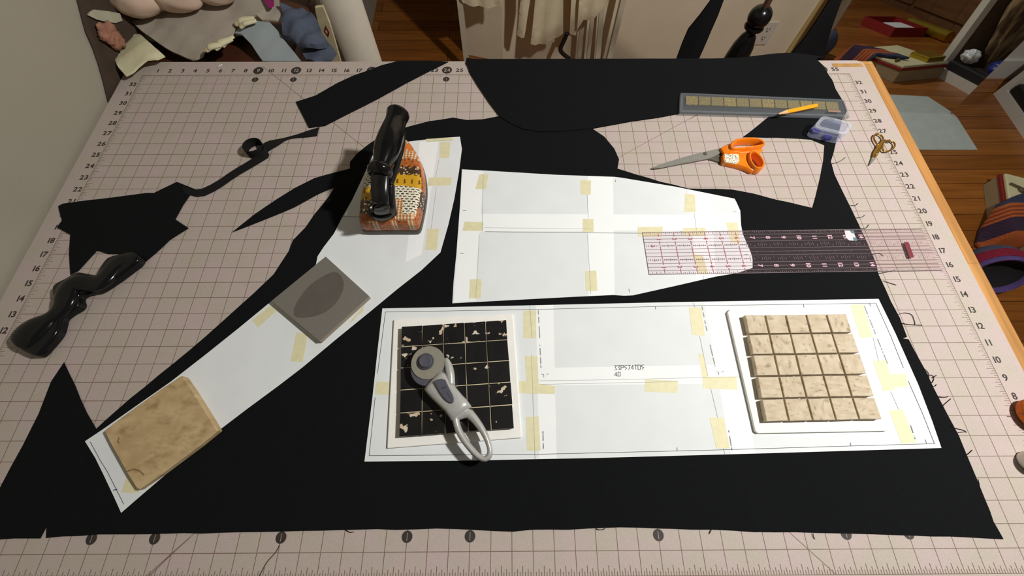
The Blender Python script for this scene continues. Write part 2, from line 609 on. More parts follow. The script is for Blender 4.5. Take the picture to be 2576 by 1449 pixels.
for u in range(1, 56):
    for v_ in (33.5, -0.55):
        cc = (u * IN, v_ * IN)
        if u in CIRC:
            nm.disc(cc, 0.40 * IN, ZL + 0.00008)
            text(nm, str(u), cc, 0.34 * IN, ZL + 0.0002, mi=1, bold=0.01)
        else:
            text(nm, str(u), cc, 0.36 * IN, ZL + 0.0001, bold=0.025, wide=1.1)
    if u in CIRC:
        for v_ in (32.48, 1.62):
            cc = (u * IN, v_ * IN)
            nm.disc(cc, 0.255 * IN, ZL + 0.00009)
            nm.stroke([(cc[0], cc[1] - 0.004), (cc[0], cc[1] + 0.004)], 0.0006, ZL + 0.0002, mi=1)
for v_ in range(1, 33):
    text(nm, str(v_), (56.36 * IN, v_ * IN), 0.36 * IN, ZL + 0.0001, bold=0.02, wide=1.05)
    text(nm, str(v_), (-0.38 * IN, v_ * IN), 0.36 * IN, ZL + 0.0001, bold=0.03, wide=1.05)
nm.build('printed_numbers', [M_num, M_numl], mt)
# glossy clear border strip with the tan backing that shows through at the far right corner
M_brand = mat('mat_corner_brown', lin((176, 134, 78)), 0.4, var=0.15, scale=60)
G().prism([at(2092, 160).to_2d(), at(2168, 160).to_2d(), at(2172, 168).to_2d(), at(2096, 169).to_2d()], 0.0001, 0.0003).build('corner_strip', M_brand, mt)

# ------------------------------------------------------------------ black cloth
M_black = mat('black_wool', (0.0044, 0.0050, 0.0058), 0.95, var=0.25, scale=900, bump=0.25, bscale=1500, spec=0.14)
M_black2 = mat('black_bias_ribbon', (0.008, 0.0078, 0.0075), 0.9, var=0.25, scale=700, spec=0.22)

main = [(-60, 1352), (-20, 1290), (0, 1232), (60, 1120), (100, 1040), (131, 960), (163, 912), (190, 968), (220, 1038), (244, 1079), (262, 1062),
        (330, 1002), (400, 945), (480, 880), (560, 810), (640, 738), (690, 690), (728, 632), (738, 605), (770, 572), (792, 540),
        (828, 495), (843, 471), (800, 490), (740, 523), (660, 556), (585, 585), (640, 541), (700, 500), (742, 474), (792, 449), (850, 433), (881, 425),
        (881, 408), (900, 386), (925, 366), (960, 342), (1030, 319), (1080, 306), (1140, 297), (1175, 303), (1215, 301), (1262, 292), (1330, 285),
        (1500, 290), (1492, 326), (1520, 345), (1545, 375), (1557, 402), (1553, 425), (1600, 440), (1660, 458), (1730, 475), (1800, 476), (1842, 478), (1895, 488), (1950, 503),
        (2043, 524), (2058, 468), (2071, 405), (2074, 366), (2040, 352), (1955, 347), (1868, 346), (1935, 293), (1942, 270), (2110, 274), (2118, 300), (2104, 350),
        (2096, 385), (2089, 407), (2098, 440), (2120, 486), (2140, 526), (2160, 568), (2184, 620), (2203, 665), (2208, 690), (2226, 728), (2240, 760), (2262, 800), (2280, 848),
        (2270, 852), (2284, 854), (2300, 885), (2326, 932), (2346, 975), (2380, 1040), (2410, 1096), (2432, 1150), (2455, 1205), (2474, 1252), (2488, 1285),
        (2497, 1312), (2512, 1338), (2522, 1356), (2480, 1354), (2300, 1347), (2100, 1341), (1900, 1337), (1790, 1332), (1690, 1329), (1560, 1326),
        (1480, 1329), (1340, 1332), (1292, 1337), (1200, 1333), (1100, 1329), (1050, 1331), (900, 1332), (760, 1335), (640, 1338), (420, 1342), (250, 1344),
        (160, 1349), (118, 1353), (120, 1323), (104, 1354), (40, 1354), (-20, 1358)]
def cloth_z(base, amp, s):
    return lambda x, y: base + amp * (0.5 + 0.5 * hnoise(x, y, s))
def clip_back(pts2):
    return pts2
mo = A2(main)
# edge detail: subdivide long straight edges a little and jitter for a hand-cut line
def jitter(pts, amt, step, seed):
    r = random.Random(seed)
    out = []
    n = len(pts)
    for i in range(n):
        a, b = Vector(pts[i][:2]), Vector(pts[(i + 1) % n][:2])
        k = max(1, int((b - a).length / step))
        for j in range(k):
            p = a.lerp(b, j / k)
            if j: p = p + Vector((r.uniform(-amt, amt), r.uniform(-amt, amt)))
            out.append(p)
    return out
mo = jitter(mo, 0.0006, 0.02, 3)
def main_z(x, y):
    z = 0.0005 + 0.0003 * (0.5 + 0.5 * hnoise(x, y, 1.0))
    for cx, cy, aa, wx in ((1.03, 0.065, 0.0022, 0.012), (0.80, 0.07, 0.0018, 0.02), (0.92, 0.06, 0.0015, 0.02)):
        z += aa * math.exp(-((x - cx) / wx) ** 2 - ((y - cy) / 0.05) ** 2)
    return z
t_main = thing('cloth_yardage', 'widest black cloth piece, under all three paper patterns, reaching the front of the mat', 'fabric', (0.75, 0.30, 0.0007))
sheet(mo, 0.0006, main_z, 0.02).build('cloth_sheet', M_black, t_main, smooth=False, autosmooth=50)
fr = random.Random(11)
def fray(parent, p0, pts, r=0.00042):
    path = smooth_poly([at(x, y, 0.0016 if i == 0 else 0.0009) for i, (x, y) in enumerate([p0] + pts)], 2)
    G().tube(path, r, 5).build('loose_thread', M_black, parent, smooth=True)
FR = [((2262, 790), [(2275, 786), (2294, 790), (2300, 805), (2303, 818), (2285, 816), (2268, 813)]), ((2268, 813), [(2290, 817), (2320, 818)]),
      ((2320, 925), [(2332, 932), (2338, 945), (2334, 955), (2328, 950)]), ((2330, 945), [(2345, 942), (2350, 952), (2345, 964), (2335, 962)]),
      ((2346, 950), [(2356, 944)]), ((2342, 972), [(2352, 972), (2356, 967)]), ((2367, 1026), [(2378, 1015), (2392, 1003)]),
      ((2360, 998), [(2375, 1000), (2385, 998)]), ((2390, 1072), [(2405, 1078), (2425, 1082), (2432, 1088)]), ((2398, 1092), [(2412, 1088), (2428, 1086)]),
      ((2425, 1148), [(2436, 1142), (2446, 1132)]), ((2140, 516), [(2152, 518), (2158, 511)]), ((2155, 548), [(2168, 547), (2176, 541)]),
      ((2165, 575), [(2178, 575), (2186, 565)]), ((2195, 640), [(2212, 636), (2222, 644)]), ((2208, 688), [(2230, 685), (2252, 679)]),
      ((2222, 706), [(2238, 712), (2255, 717)]), ((2093, 412), [(2112, 407), (2127, 396)]), ((2460, 1205), [(2464, 1220), (2464, 1232)]),
      ((870, 1333), [(880, 1340), (890, 1338)]), ((1500, 1330), [(1510, 1334), (1522, 1330)]), ((1790, 1332), [(1784, 1343)]), ((2045, 1342), [(2046, 1350), (2050, 1356)])]
for p0, pts in FR:
    fray(t_main, p0, pts)

back = [(1100, 130), (1172, 162), (1176, 168), (1182, 185), (1202, 218), (1232, 262), (1258, 296), (1290, 316), (1320, 328), (1360, 334), (1420, 332), (1486, 326), (1590, 307),
        (1660, 297), (1712, 287), (1800, 289), (1935, 293), (2118, 300), (2128, 282), (2121, 262), (2112, 248), (2100, 228), (2094, 212), (2090, 204), (2080, 192), (2066, 172), (2046, 158)]
bo = A2(back[1:])
# the far edge runs over the back edge of the table and hangs behind it
bo = bo + [Vector((1.383, 0.884)), Vector((1.39, 1.06)), Vector((0.655, 1.06)), Vector((0.648, 0.884))]
def back_xf(p):
    lift = 0.012 * math.exp(-((p.x - 1.30) / 0.07) ** 2) * min(1, max(0, (p.y - 0.80) / 0.07))
    if p.y > 0.884:
        e = p.y - 0.884
        return Vector((p.x, 0.884 + (p.z - 0.0014) + 0.003 * math.sin(min(e, 0.05) / 0.05 * 1.57), 0.002 + lift - e * 0.98))
    return Vector((p.x, p.y, p.z + lift))
t_back = thing('cloth_offcut', 'black cloth piece with a scooped edge hanging over the far edge of the table', 'fabric', (1.0, 0.8, 0.002))
sheet(bo, 0.0010, cloth_z(0.0016, 0.0005, 4.0), 0.02, back_xf).build('cloth_sheet', M_black, t_back, autosmooth=60)

strip = [(745, 258), (795, 242), (850, 210), (890, 192), (930, 178), (960, 166), (1000, 156), (1060, 154.5), (1128, 157), (1105, 169), (1070, 186), (1020, 212), (950, 251), (880, 286), (818, 318), (800, 320), (778, 323), (765, 297)]
so = A2(strip)
sh = sheet(so, 0.0010, cloth_z(0.0005, 0.0007, 7.0), 0.02)
t_strip = thing('cloth_strip', 'broad black cloth strip covering numbers 18 to 23 along the far edge', 'fabric', (0.42, 0.79, 0.0005))
sh.build('cloth_sheet', M_black, t_strip, autosmooth=50)

left = [(150, 520), (162, 514), (250, 503), (370, 487), (390, 487), (447, 459), (499, 480), (496, 486), (481, 490), (462, 518), (443, 553), (476, 575), (430, 604), (392, 640), (353, 676), (343, 672), (300, 640), (275, 640), (247, 631),
        (200, 682), (180, 692), (177, 640), (180, 592), (146, 573), (159, 556), (152, 530)]
lo_ = A2(left)
t_left = thing('cloth_remnant', 'jagged black cloth remnant on the left of the mat, with points sticking out', 'fabric', (0.14, 0.5, 0.0005))
def left_z(x, y):
    z = 0.0006 + 0.0008 * (0.5 + 0.5 * hnoise(x, y, 9.0))
    d = (x - 0.10) * 0.62 + (y - 0.47) * 0.78
    return z + 0.0012 * math.exp(-(d / 0.012) ** 2)
sheet(lo_, 0.0010, left_z, 0.02).build('cloth_sheet', M_black, t_left, autosmooth=50)

# narrow ribbon: flat run, standing loop, twist up to the strip
def ribbon(path, wv, th=0.0008):
    g = G()
    rings = []
    n = len(path)
    for i in range(n):
        a = path[max(0, i - 1)]; b_ = path[min(n - 1, i + 1)]
        d = (b_ - a).normalized()
        wd = wv[i]
        nn = d.cross(wd).normalized() * th / 2
        rings.append([path[i] - wd / 2 - nn, path[i] + wd / 2 - nn, path[i] + wd / 2 + nn, path[i] - wd / 2 + nn])
    g.loft(rings)
    return g
rp, rw = [], []
def rib(px, py, z, w_):
    rp.append(at(px, py, z)); rw.append(Vector(w_))
W_ = 0.017
fl = Vector((-0.55, 0.83, 0)).normalized() * W_
for px, py in ((462, 478), (500, 489), (545, 468), (590, 436), (630, 413)):
    rib(px, py, 0.0016, fl)
rib(655, 397, 0.003, fl * 0.8 + Vector((0, 0, 0.006)))
rib(673, 384, 0.008, fl * 0.4 + Vector((0, 0, 0.013)))
cL = at(640, 373, 0.009)
rad = 0.0165
for k in range(1, 15):
    a = math.radians(-10 + k * 25)
    rp.append(cL + Vector((rad * math.cos(a), rad * 0.95 * math.sin(a), 0.0))); rw.append(Vector((0, 0.001, W_)))
rib(676, 366, 0.008, (0, 0.006, W_ * 0.9))
rib(700, 358, 0.006, (0.001, 0.010, 0.006))
rib(722, 348, 0.003, (0.001, 0.004, 0.002))
rib(748, 341, 0.0025, (0.001, 0.010, -0.003))
rib(775, 336, 0.002, (0.0, 0.017, -0.001))
rib(795, 332, 0.0016, (0.0, 0.0195, 0))
rib(800, 331, 0.0014, (0.0, 0.021, 0))
rp2 = smooth_poly(rp, 1)
rw2 = smooth_poly(rw, 1)
o = ribbon(rp2, rw2).build('cloth_ribbon', M_black2, None, autosmooth=60)
tag(o, 'narrow black ribbon curled into a standing loop on the left of the mat', 'ribbon')

# long threads on the mat
def thread(pts, label, col=M_num):
    o = G().tube(smooth_poly([at(x, y, 0.0007) for x, y in pts], 2), 0.00045, 5).build('thread', col, None, smooth=True)
    return tag(o, label, 'thread')
thread([(704, 1370), (694, 1390), (672, 1412), (660, 1435), (648, 1456)], 'dark thread curving to the front edge of the mat below the black cloth')
thread([(478, 1352), (455, 1372), (420, 1405), (385, 1440), (360, 1462)], 'thin brown thread running straight to the front left of the mat', M_line)
lint = G()
lint.tube([at(548, 168, 0.001), at(555, 164, 0.0015), at(559, 162, 0.001)], 0.0009, 6)
tag(lint.build('lint_scrap', mat('white_lint', (0.85, 0.85, 0.82), 0.8), None, smooth=True), 'tiny white lint scrap above number 6 on the far left of the mat', 'lint')

# ------------------------------------------------------------------ paper patterns
M_paper = mat('pattern_paper', lin((224, 228, 229)), 0.8, var=0.025, scale=22, bump=0.05, bscale=60)
M_paper2 = mat('pattern_paper_double', lin((240, 243, 243)), 0.8, var=0.012, scale=22)
M_ink = mat('print_ink', lin((70, 72, 74)), 0.7, var=0.1)
M_inkg = mat('print_ink_grey', lin((158, 162, 162)), 0.7, var=0.1)
M_inkb = mat('blue_pen_ink', lin((40, 46, 110)), 0.6, var=0.1)
M_tape = mat('masking_tape', lin((222, 216, 176)), 0.6, var=0.05, scale=120)
ZP = 0.0016
TH = 0.0002
def pattern(name, label, outline, tapes, overlaps, lines, greys=(), blues=(), w_line=0.0006):
    op = A2(outline, ZP)
    c = sum(op, Vector((0, 0))) / len(op)
    t = thing(name, label, 'paper pattern', (c.x, c.y, ZP))
    sheet(op, TH, lambda x, y: ZP, 0.0).build('paper_sheet', M_paper, t)
    for k, q in enumerate(overlaps):
        G().prism(A2(q, ZP), ZP + TH, ZP + TH + 0.00003 + 0.00002 * k).build('overlap_strip', M_paper2, t)
    for k, q in enumerate(tapes):
        G().prism(A2(q, ZP), ZP + TH, ZP + TH + 0.00014 + 0.00003 * (k % 3)).build('tape', M_tape, t)
    for l in lines: G().stroke(A2(l, ZP), w_line, ZP + TH + 0.0003).build('printed_line', M_ink, t)
    for l in greys: G().stroke(A2(l, ZP), w_line * 0.75, ZP + TH + 0.00027).build('sheet_join', M_inkg, t)
    for l in blues: G().stroke(A2(l, ZP), 0.0011, ZP + TH + 0.0003).build('pen_mark', M_inkb, t)
    g = G()
    return t, g
def q4(x0, y0, x1, y1, x2, y2, x3, y3): return [(x0, y0), (x1, y1), (x2, y2), (x3, y3)]

# A: slanting strip on the left
pA = [(950, 365), (1030, 356), (1100, 348), (1157, 344), (1162, 375), (1155, 430), (1143, 500), (1128, 565), (1108, 635), (1060, 680), (1000, 727), (930, 785), (850, 850), (760, 925), (700, 971), (620, 1030), (540, 1091), (440, 1174), (350, 1251), (305, 1290),
      (287, 1250), (262, 1197), (240, 1152), (214, 1110), (262, 1078), (350, 1016), (430, 960), (520, 890), (600, 826), (685, 756), (760, 702), (795, 665), (799, 645), (814, 622), (840, 588), (859, 551), (885, 505), (912, 448), (930, 408)]
tA = [q4(1107, 358, 1133, 358, 1130, 398, 1106, 398), q4(1079, 447, 1137, 446, 1135, 466, 1076, 468), q4(1076, 576, 1105, 575, 1099, 630, 1070, 628),
      q4(1072, 350, 1140, 346, 1139, 354, 1073, 357), q4(914, 449, 944, 447, 941, 466, 916, 468), q4(683, 767, 697, 782, 650, 824, 635, 805), q4(746, 836, 775, 842, 762, 910, 731, 909),
      q4(890, 798, 916, 768, 914, 782, 876, 818), q4(455, 945, 466, 950, 440, 966, 428, 968), q4(322, 1190, 352, 1238, 330, 1240, 306, 1238)]
oA = [q4(1056, 357, 1104, 350, 1060, 640, 1020, 660)]
ln = [[(860, 545), (915, 546)], [(228, 1112), (254, 1160), (270, 1185), (312, 1268)], [(930, 440), (942, 444)]]
t, g = pattern('paper_pattern', 'slanting white paper pattern strip held down by the iron', pA, tA, oA, ln, [[(1105, 400), (1096, 446)], [(1098, 470), (1085, 575)], [(1072, 357), (1140, 352)]], [[(286, 1233), (295, 1231)]])

# B: upper right
pB = [(1162, 426), (1250, 431), (1400, 440), (1545, 445), (1562, 447), (1700, 470), (1848, 500), (1854, 512), (1862, 530), (1864, 565), (1868, 588), (1888, 634), (1893, 650), (1893, 674), (1855, 687), (1800, 696), (1700, 719), (1592, 743), (1570, 744), (1540, 742), (1400, 749), (1250, 757), (1138, 763), (1141, 710), (1148, 640), (1157, 520)]
tB = [q4(1206, 439, 1229, 438, 1223, 476, 1196, 476), q4(1460, 453, 1487, 455, 1486, 490, 1461, 489), q4(1724, 487, 1748, 490, 1750, 533, 1722, 533), q4(1168, 558, 1216, 559, 1215, 581, 1164, 581),
      q4(1466, 551, 1493, 551, 1493, 584, 1466, 584), q4(1604, 572, 1667, 570, 1666, 595, 1606, 596), q4(1718, 574, 1775, 573, 1775, 594, 1718, 594), q4(1826, 560, 1855, 560, 1862, 612, 1840, 612), q4(1183, 703, 1212, 702, 1210, 750, 1180, 751),
      q4(1472, 682, 1500, 681, 1503, 732, 1474, 733), q4(1742, 640, 1768, 642, 1782, 690, 1757, 690)]
oB = [q4(1164, 428, 1216, 431, 1196, 757, 1141, 760), q4(1478, 443, 1542, 446, 1546, 742, 1480, 745), q4(1732, 478, 1790, 490, 1800, 694, 1752, 706), q4(1158, 538, 1862, 541, 1864, 578, 1154, 583)]
lnB = [[(1221, 583), (1300, 584), (1500, 586), (1617, 587)], [(1549, 453), (1548, 458)], [(1582, 727), (1583, 735)], [(1165, 530), (1173, 530)], [(1158, 638), (1167, 638)], [(1845, 533), (1852, 533)], [(1873, 640), (1881, 640)]]
grB = [[(1216, 440), (1213, 580)], [(1206, 590), (1197, 750)], [(1477, 490), (1480, 550)], [(1478, 590), (1486, 740)], [(1746, 535), (1752, 580)], [(1218, 573), (1480, 576)], [(1768, 692), (1771, 703)]]
t, g = pattern('paper_pattern', 'white paper pattern tapering right, under the clear ruler', pB, tB, oB, lnB, grB, [[(1713, 583), (1716, 584)]])

# C: long lower panel
pC = [(962, 776), (1300, 769), (1700, 760), (1950, 756), (2210, 752), (2252, 838), (2310, 968), (2345, 1060), (2368, 1127), (2200, 1132), (1900, 1141), (1500, 1152), (1150, 1159), (917, 1161), (922, 1120), (937, 1000), (950, 880)]
tC = [q4(1317, 782, 1349, 781, 1349, 852, 1317, 850), q4(1321, 895, 1352, 896, 1356, 990, 1326, 991), q4(1306, 958, 1396, 971, 1396, 991, 1306, 989), q4(947, 960, 978, 961, 977, 993, 944, 992),
      q4(1623, 954, 1705, 958, 1705, 989, 1622, 985), q4(1733, 773, 1764, 774, 1773, 845, 1741, 842), q4(1757, 890, 1768, 890, 1790, 975, 1770, 975), q4(1770, 948, 1852, 947, 1855, 981, 1768, 977),
      q4(1785, 1051, 1820, 1050, 1836, 1128, 1802, 1128), q4(1323, 1049, 1355, 1047, 1360, 1133, 1326, 1134), q4(2139, 767, 2170, 766, 2196, 848, 2164, 850),
      q4(2196, 908, 2228, 906, 2250, 980, 2222, 985), q4(2232, 942, 2277, 940, 2284, 973, 2238, 976), q4(2236, 1033, 2270, 1030, 2304, 1114, 2268, 1116)]
oC = [q4(1348, 768, 1392, 767, 1400, 1153, 1356, 1154), q4(1772, 760, 1832, 759, 1900, 1140, 1838, 1142), q4(1350, 926, 1800, 918, 1806, 965, 1352, 970)]
lnC = [[(970, 785), (1330, 779), (1700, 770), (2203, 763)], [(2203, 763), (2240, 845), (2272, 925)], [(2284, 958), (2320, 1040), (2350, 1116)], [(2350, 1116), (2100, 1123), (1800, 1132), (1345, 1143), (929, 1146)], [(929, 1146), (944, 1000)], [(950, 940), (970, 785)],
       [(1648, 771), (1649, 778)], [(2021, 766), (2022, 774)], [(2187, 764), (2190, 771)], [(1703, 1133), (1703, 1126)], [(2140, 1121), (2138, 1113)], [(2330, 1115), (2327, 1106)]]
grC = [[(1356, 958), (1560, 955), (1760, 950), (1870, 948)], [(1333, 770), (1338, 850)], [(1337, 892), (1346, 1155)], [(1745, 762), (1748, 775)], [(1760, 846), (1780, 945)], [(1788, 978), (1805, 1050)], [(1820, 1128), (1823, 1142)], [(1360, 967), (1705, 960)], [(2196, 850), (2210, 910)], [(2240, 985), (2260, 1030)]]
t, g = pattern('paper_pattern', 'long white rectangular paper pattern with printed border, under both tile boards', pC, tC, oC, lnC, grC)
# rows of tiny print running along the sheet joins
def microprint(x0, y0, x1, y1, seed):
    r = random.Random(seed)
    k = 0.0
    while k < 1.0:
        e = min(1.0, k + r.uniform(0.02, 0.09))
        if r.random() < 0.72:
            g.stroke([at(x0 + (x1 - x0) * k, y0 + (y1 - y0) * k, ZP).to_2d(), at(x0 + (x1 - x0) * e, y0 + (y1 - y0) * e, ZP).to_2d()], 0.0013, ZP + TH + 0.00028, mi=1)
        k = e + 0.012
for q in ((1354, 778, 1358, 850, 1), (1358, 862, 1361, 925, 2), (1366, 1085, 1367, 1130, 3), (1766, 772, 1778, 832, 4), (1782, 850, 1799, 922, 5), (1832, 1078, 1841, 1132, 6), (2174, 770, 2202, 840, 7), (2206, 850, 2232, 914, 8), (2290, 1070, 2302, 1105, 9)):
    microprint(*q)
for cx, cy in ((1362, 942), (1802, 936)):
    g.stroke(A2([(cx, cy), (cx + 6, cy), (cx + 6, cy + 7)], ZP), 0.0005, ZP + TH + 0.0003)
    g.stroke(A2([(cx + 14, cy + 1), (cx + 14, cy - 1), (cx + 19, cy - 1)], ZP), 0.0005, ZP + TH + 0.0003)
STRK = {'3': [[(0, 1), (.85, 1), (.35, .6), (.85, .12), (.15, 0)]], 'P': [[(0, 0), (0, 1), (.8, 1), (.8, .5), (0, .5)]], '5': [[(.9, 1), (.2, .95), (.05, .62), (.85, .38), (.25, 0)]],
        '7': [[(0, 1), (.85, 1), (.3, 0)]], '4': [[(.6, 0), (.6, 1), (0, .32), (.9, .32)]], 'T': [[(0, 1), (.9, 1)], [(.45, 1), (.45, 0)]], '0': [[(0, 0), (0, 1), (.8, 1), (.8, 0), (0, 0)]]}
def plot(s, px0, py0, px1, py1, hpx, nchar):
    o0 = at(px0, py0, ZP).to_2d(); du = (at(px1, py1, ZP).to_2d() - o0) / nchar; dv = at(px0, py0 - hpx, ZP).to_2d() - o0
    for k, ch in enumerate(s):
        for pl in STRK[ch]:
            g.stroke([o0 + du * (k + p[0] * 0.85) + dv * p[1] for p in pl], 0.0007, ZP + TH + 0.0003)
plot('33P574T05', 1545, 931, 1622, 929, 11, 9)
plot('40', 1546, 947, 1563, 946, 10, 2)
g.build('printed_marks', [M_ink, M_inkg, M_inkb], t)

# ------------------------------------------------------------------ pattern weights: tiles
ZW = ZP + TH + 0.0004
M_slate = spots('grey_tile_glaze', lin((112, 108, 100)), lin((150, 142, 132)), 900, 0.66, 0.75, 0.5, base2=lin((118, 114, 106)))
M_slate_s = mat('grey_tile_body', lin((150, 138, 118)), 0.8, var=0.1)
M_stain = mat('tile_dark_stain', lin((92, 86, 80)), 0.45, var=0.08, scale=60)
gt = [(819, 645), (929, 745), (803, 859), (682, 757)]
gp = A2(gt, ZW + 0.009)
c = sum(gp, Vector((0, 0))) / 4
t = thing('stone_tile', 'dark grey square tile with an oval stain on the slanting paper strip', 'tile', (c.x, c.y, ZW))
G().prism(gp, ZW, ZW + 0.0082).build('tile_body', M_slate_s, t, bevel=0.0008)
gf_o = G().prism(gp, ZW + 0.0082, ZW + 0.009, inset=0.0005).build('glaze_face', M_slate, t)
st = A2([(858, 690), (868, 720), (850, 760), (815, 790), (770, 800), (742, 800), (737, 780), (752, 750), (780, 715), (820, 690), (842, 683)], ZW + 0.009)
G().prism(smooth_poly([p.to_3d() for p in st], 2, True), ZW + 0.009, ZW + 0.00905).build('stain', M_stain, gf_o)

M_trav = spots('travertine_tan', lin((176, 150, 108)), lin((146, 118, 74)), 55, 0.5, 0.75, 0.75, base2=lin((196, 172, 130)), spot2=lin((160, 134, 92)), stretch=(1, 1.6, 1), bump=0.3)
bt = [(452, 944), (466, 950), (545, 1076), (548, 1086), (352, 1232), (338, 1230), (260, 1090), (262, 1080)]
bp_ = A2(bt, ZW + 0.009)
t = thing('travertine_tile', 'tan travertine square tile at the lower left end of the slanting paper', 'tile', (0.277, 0.164, ZW))
G().prism(smooth_poly([p.to_3d() for p in bp_], 1, True), ZW, ZW + 0.009, inset=0.0018).build('tile_body', M_trav, t)
for ch in (((320, 1186), (335, 1180), (350, 1184), (362, 1194)), ((300, 1115), (297, 1110), (300, 1100))):
    G().tube([at(x, y, ZW + 0.0092) for x, y in ch], 0.0006, 5).build('chip_line', mat('tile_crack', lin((120, 98, 62)), 0.8), t)

def quad_grid(q, n, gap, i, j):
    """corner points of cell (i across, j down) of an n x n grid inside quad q (tl, tr, br, bl)"""
    def P(a, b_):
        return (q[0].lerp(q[1], a)).lerp(q[3].lerp(q[2], a), b_)
    g_ = gap
    return [P((i + g_) / n, (j + g_) / n), P((i + 1 - g_) / n, (j + g_) / n), P((i + 1 - g_) / n, (j + 1 - g_) / n), P((i + g_) / n, (j + 1 - g_) / n)]
M_board = mat('white_board', lin((240, 238, 232)), 0.7, var=0.03, scale=60, bump=0.1, bscale=120)
M_boardc = mat('board_edge_brown', lin((150, 128, 104)), 0.8, var=0.1)
M_btile = [spots('black_tile_%d' % k, (0.008, 0.0078, 0.0075), lin((190, 160, 120)), 70 + 12 * k, lo, lo + 0.02, 0.28, base2=(0.012, 0.0115, 0.011), spot2=lin((215, 205, 190))) for k, lo in enumerate((0.685, 0.585, 0.615))]
M_grout = mat('cream_grout', lin((205, 192, 160)), 0.8, var=0.1)
bq = [at(*p, ZW + 0.004).to_2d() for p in ((990, 803), (1291, 789), (1313, 1101), (973, 1128))]
t = thing('tile_sample_board', 'white board of chipped glossy black mosaic tiles under the rotary cutter', 'tile board', (0.655, 0.235, ZW))
G().prism(bq, ZW, ZW + 0.0032).build('board', M_board, t, bevel=0.0012)
ZB = ZW + 0.0032
tq = [at(*p, ZB + 0.009).to_2d() for p in ((1009, 821), (1274, 804), (1294, 1077), (1003, 1100))]
def lerpq(a, b_): return tq[0].lerp(tq[1], a).lerp(tq[3].lerp(tq[2], a), b_)
gg = G()
rr = random.Random(5)
for j in range(5):
    for i in range(5):
        sh_ = 0.004 * rr.uniform(-1, 1)
        q = quad_grid(tq, 5, 0.022, i, j)
        q = [p + Vector((rr.uniform(-.0003, .0003), rr.uniform(-.0003, .0003))) for p in q]
        worn = (j == 0 and i in (1, 2, 3, 4)) or (j == 4 and i in (0, 1)) or (i, j) in ((4, 3), (0, 0), (0, 1), (1, 1))
        k = 1 if (i, j) in ((3, 0), (0, 4), (4, 0)) else (2 if worn else 0)
        G().prism(q, ZB + 0.0001, ZB + 0.009, inset=0.0006).build('tile', M_btile[k], t)
for k in range(1, 5):
    a = k / 5
    gg.stroke([lerpq(a, 0.01), lerpq(a, 0.99)], 0.0022, ZB + 0.0072)
    gg.stroke([lerpq(0.01, a), lerpq(0.99, a)], 0.0022, ZB + 0.0071)
gg2 = G()
for k in range(1, 5):
    a = k / 5
    for p0, p1 in ((lerpq(a, .005), lerpq(a, .995)), (lerpq(.005, a), lerpq(.995, a))):
        d = (p1 - p0).normalized(); nq = Vector((-d.y, d.x)) * 0.0006
        gg2.prism([p0 - nq, p1 - nq, p1 + nq, p0 + nq], ZB + 0.0001, ZB + 0.0074)
gg2.build('grout', M_grout, t)

M_ttile = [spots('travertine_mosaic_%d' % k, lin((188, 171, 144)), lin((152, 136, 110)), 95 + 30 * k, 0.57, 0.68, 0.8, base2=lin((204, 190, 165)), spot2=lin((172, 156, 130)), stretch=st_, bump=0.4) for k, st_ in enumerate(((1, 1.5, 1), (1.6, 0.9, 1), (0.8, 1.7, 1)))]
bq = [at(*p, ZW + 0.005).to_2d() for p in ((1831, 785), (1838, 777), (2120, 772), (2127, 775), (2237, 1080), (2234, 1084), (1908, 1090), (1901, 1085))]
t = thing('tile_sample_board', 'white board of tan travertine mosaic tiles on the right end of the long paper', 'tile board', (1.15, 0.245, ZW))
G().prism(bq, ZW, ZW + 0.0045).build('board', M_board, t, bevel=0.0008)
ZB = ZW + 0.0045
tq = [at(*p, ZB + 0.0095).to_2d() for p in ((1873, 791), (2129, 788), (2222, 1056), (1927, 1062))]
for j in range(5):
    for i in range(5):
        q = quad_grid(tq, 5, 0.040, i, j)
        q = [p + Vector((rr.uniform(-.0004, .0004), rr.uniform(-.0003, .0003))) for p in q]
        G().prism(q, ZB, ZB + 0.0095, inset=0.0005).build('tile', M_ttile[rr.randrange(3)], t)

# ------------------------------------------------------------------ rotary cutter
def CU(x, y, z): return at(960 + x / 3.624, 780 + y / 3.624, z)
ZT_ = ZW + 0.0032 + 0.009
M_silver = mat('silver_plastic', lin((182, 182, 178)), 0.3, metal=0.25, var=0.05, scale=200)
M_navy = mat('navy_grey_plastic', lin((78, 79, 90)), 0.45, var=0.06, scale=200)
M_guard = mat('grey_blade_guard', lin((136, 132, 118)), 0.5, var=0.05, scale=200)
cc = CU(418, 465, ZT_ + 0.016)
t = thing('rotary_cutter', 'silver rotary cutter with grey blade disc lying on the black tile board', 'rotary cutter', (cc.x, cc.y, ZT_))
# handle body: stations from the head down to the loop
stn = [(470, 640, 108, .009), (500, 668, 114, .011), (534, 710, 112, .012), (592, 780, 103, .012), (657, 850, 98, .012), (700, 900, 101, .012), (730, 945, 100, .010)]
rings = []
dirp = None
for i, (x, y, hw, th) in enumerate(stn):
    a = stn[max(0, i - 1)]; b_ = stn[min(len(stn) - 1, i + 1)]
    zc = ZT_ + 0.011
    d = (CU(b_[0], b_[1], zc) - CU(a[0], a[1], zc)).normalized()
    sx = d.cross(Vector((0, 0, 1))).normalized()
    wd = hw / 3.624 / 1790.0
    c_ = CU(x, y, zc)
    ring = []
    for k in range(16):
        tt = 2 * math.pi * k / 16
        cx, sy_ = math.cos(tt), math.sin(tt)
        ring.append(c_ + sx * wd * math.copysign(abs(cx) ** 0.7, cx) + Vector((0, 0, 1)) * th * 0.72 * math.copysign(abs(sy_) ** 0.8, sy_))
    rings.append(ring)
hg = G()
hg.loft(rings)
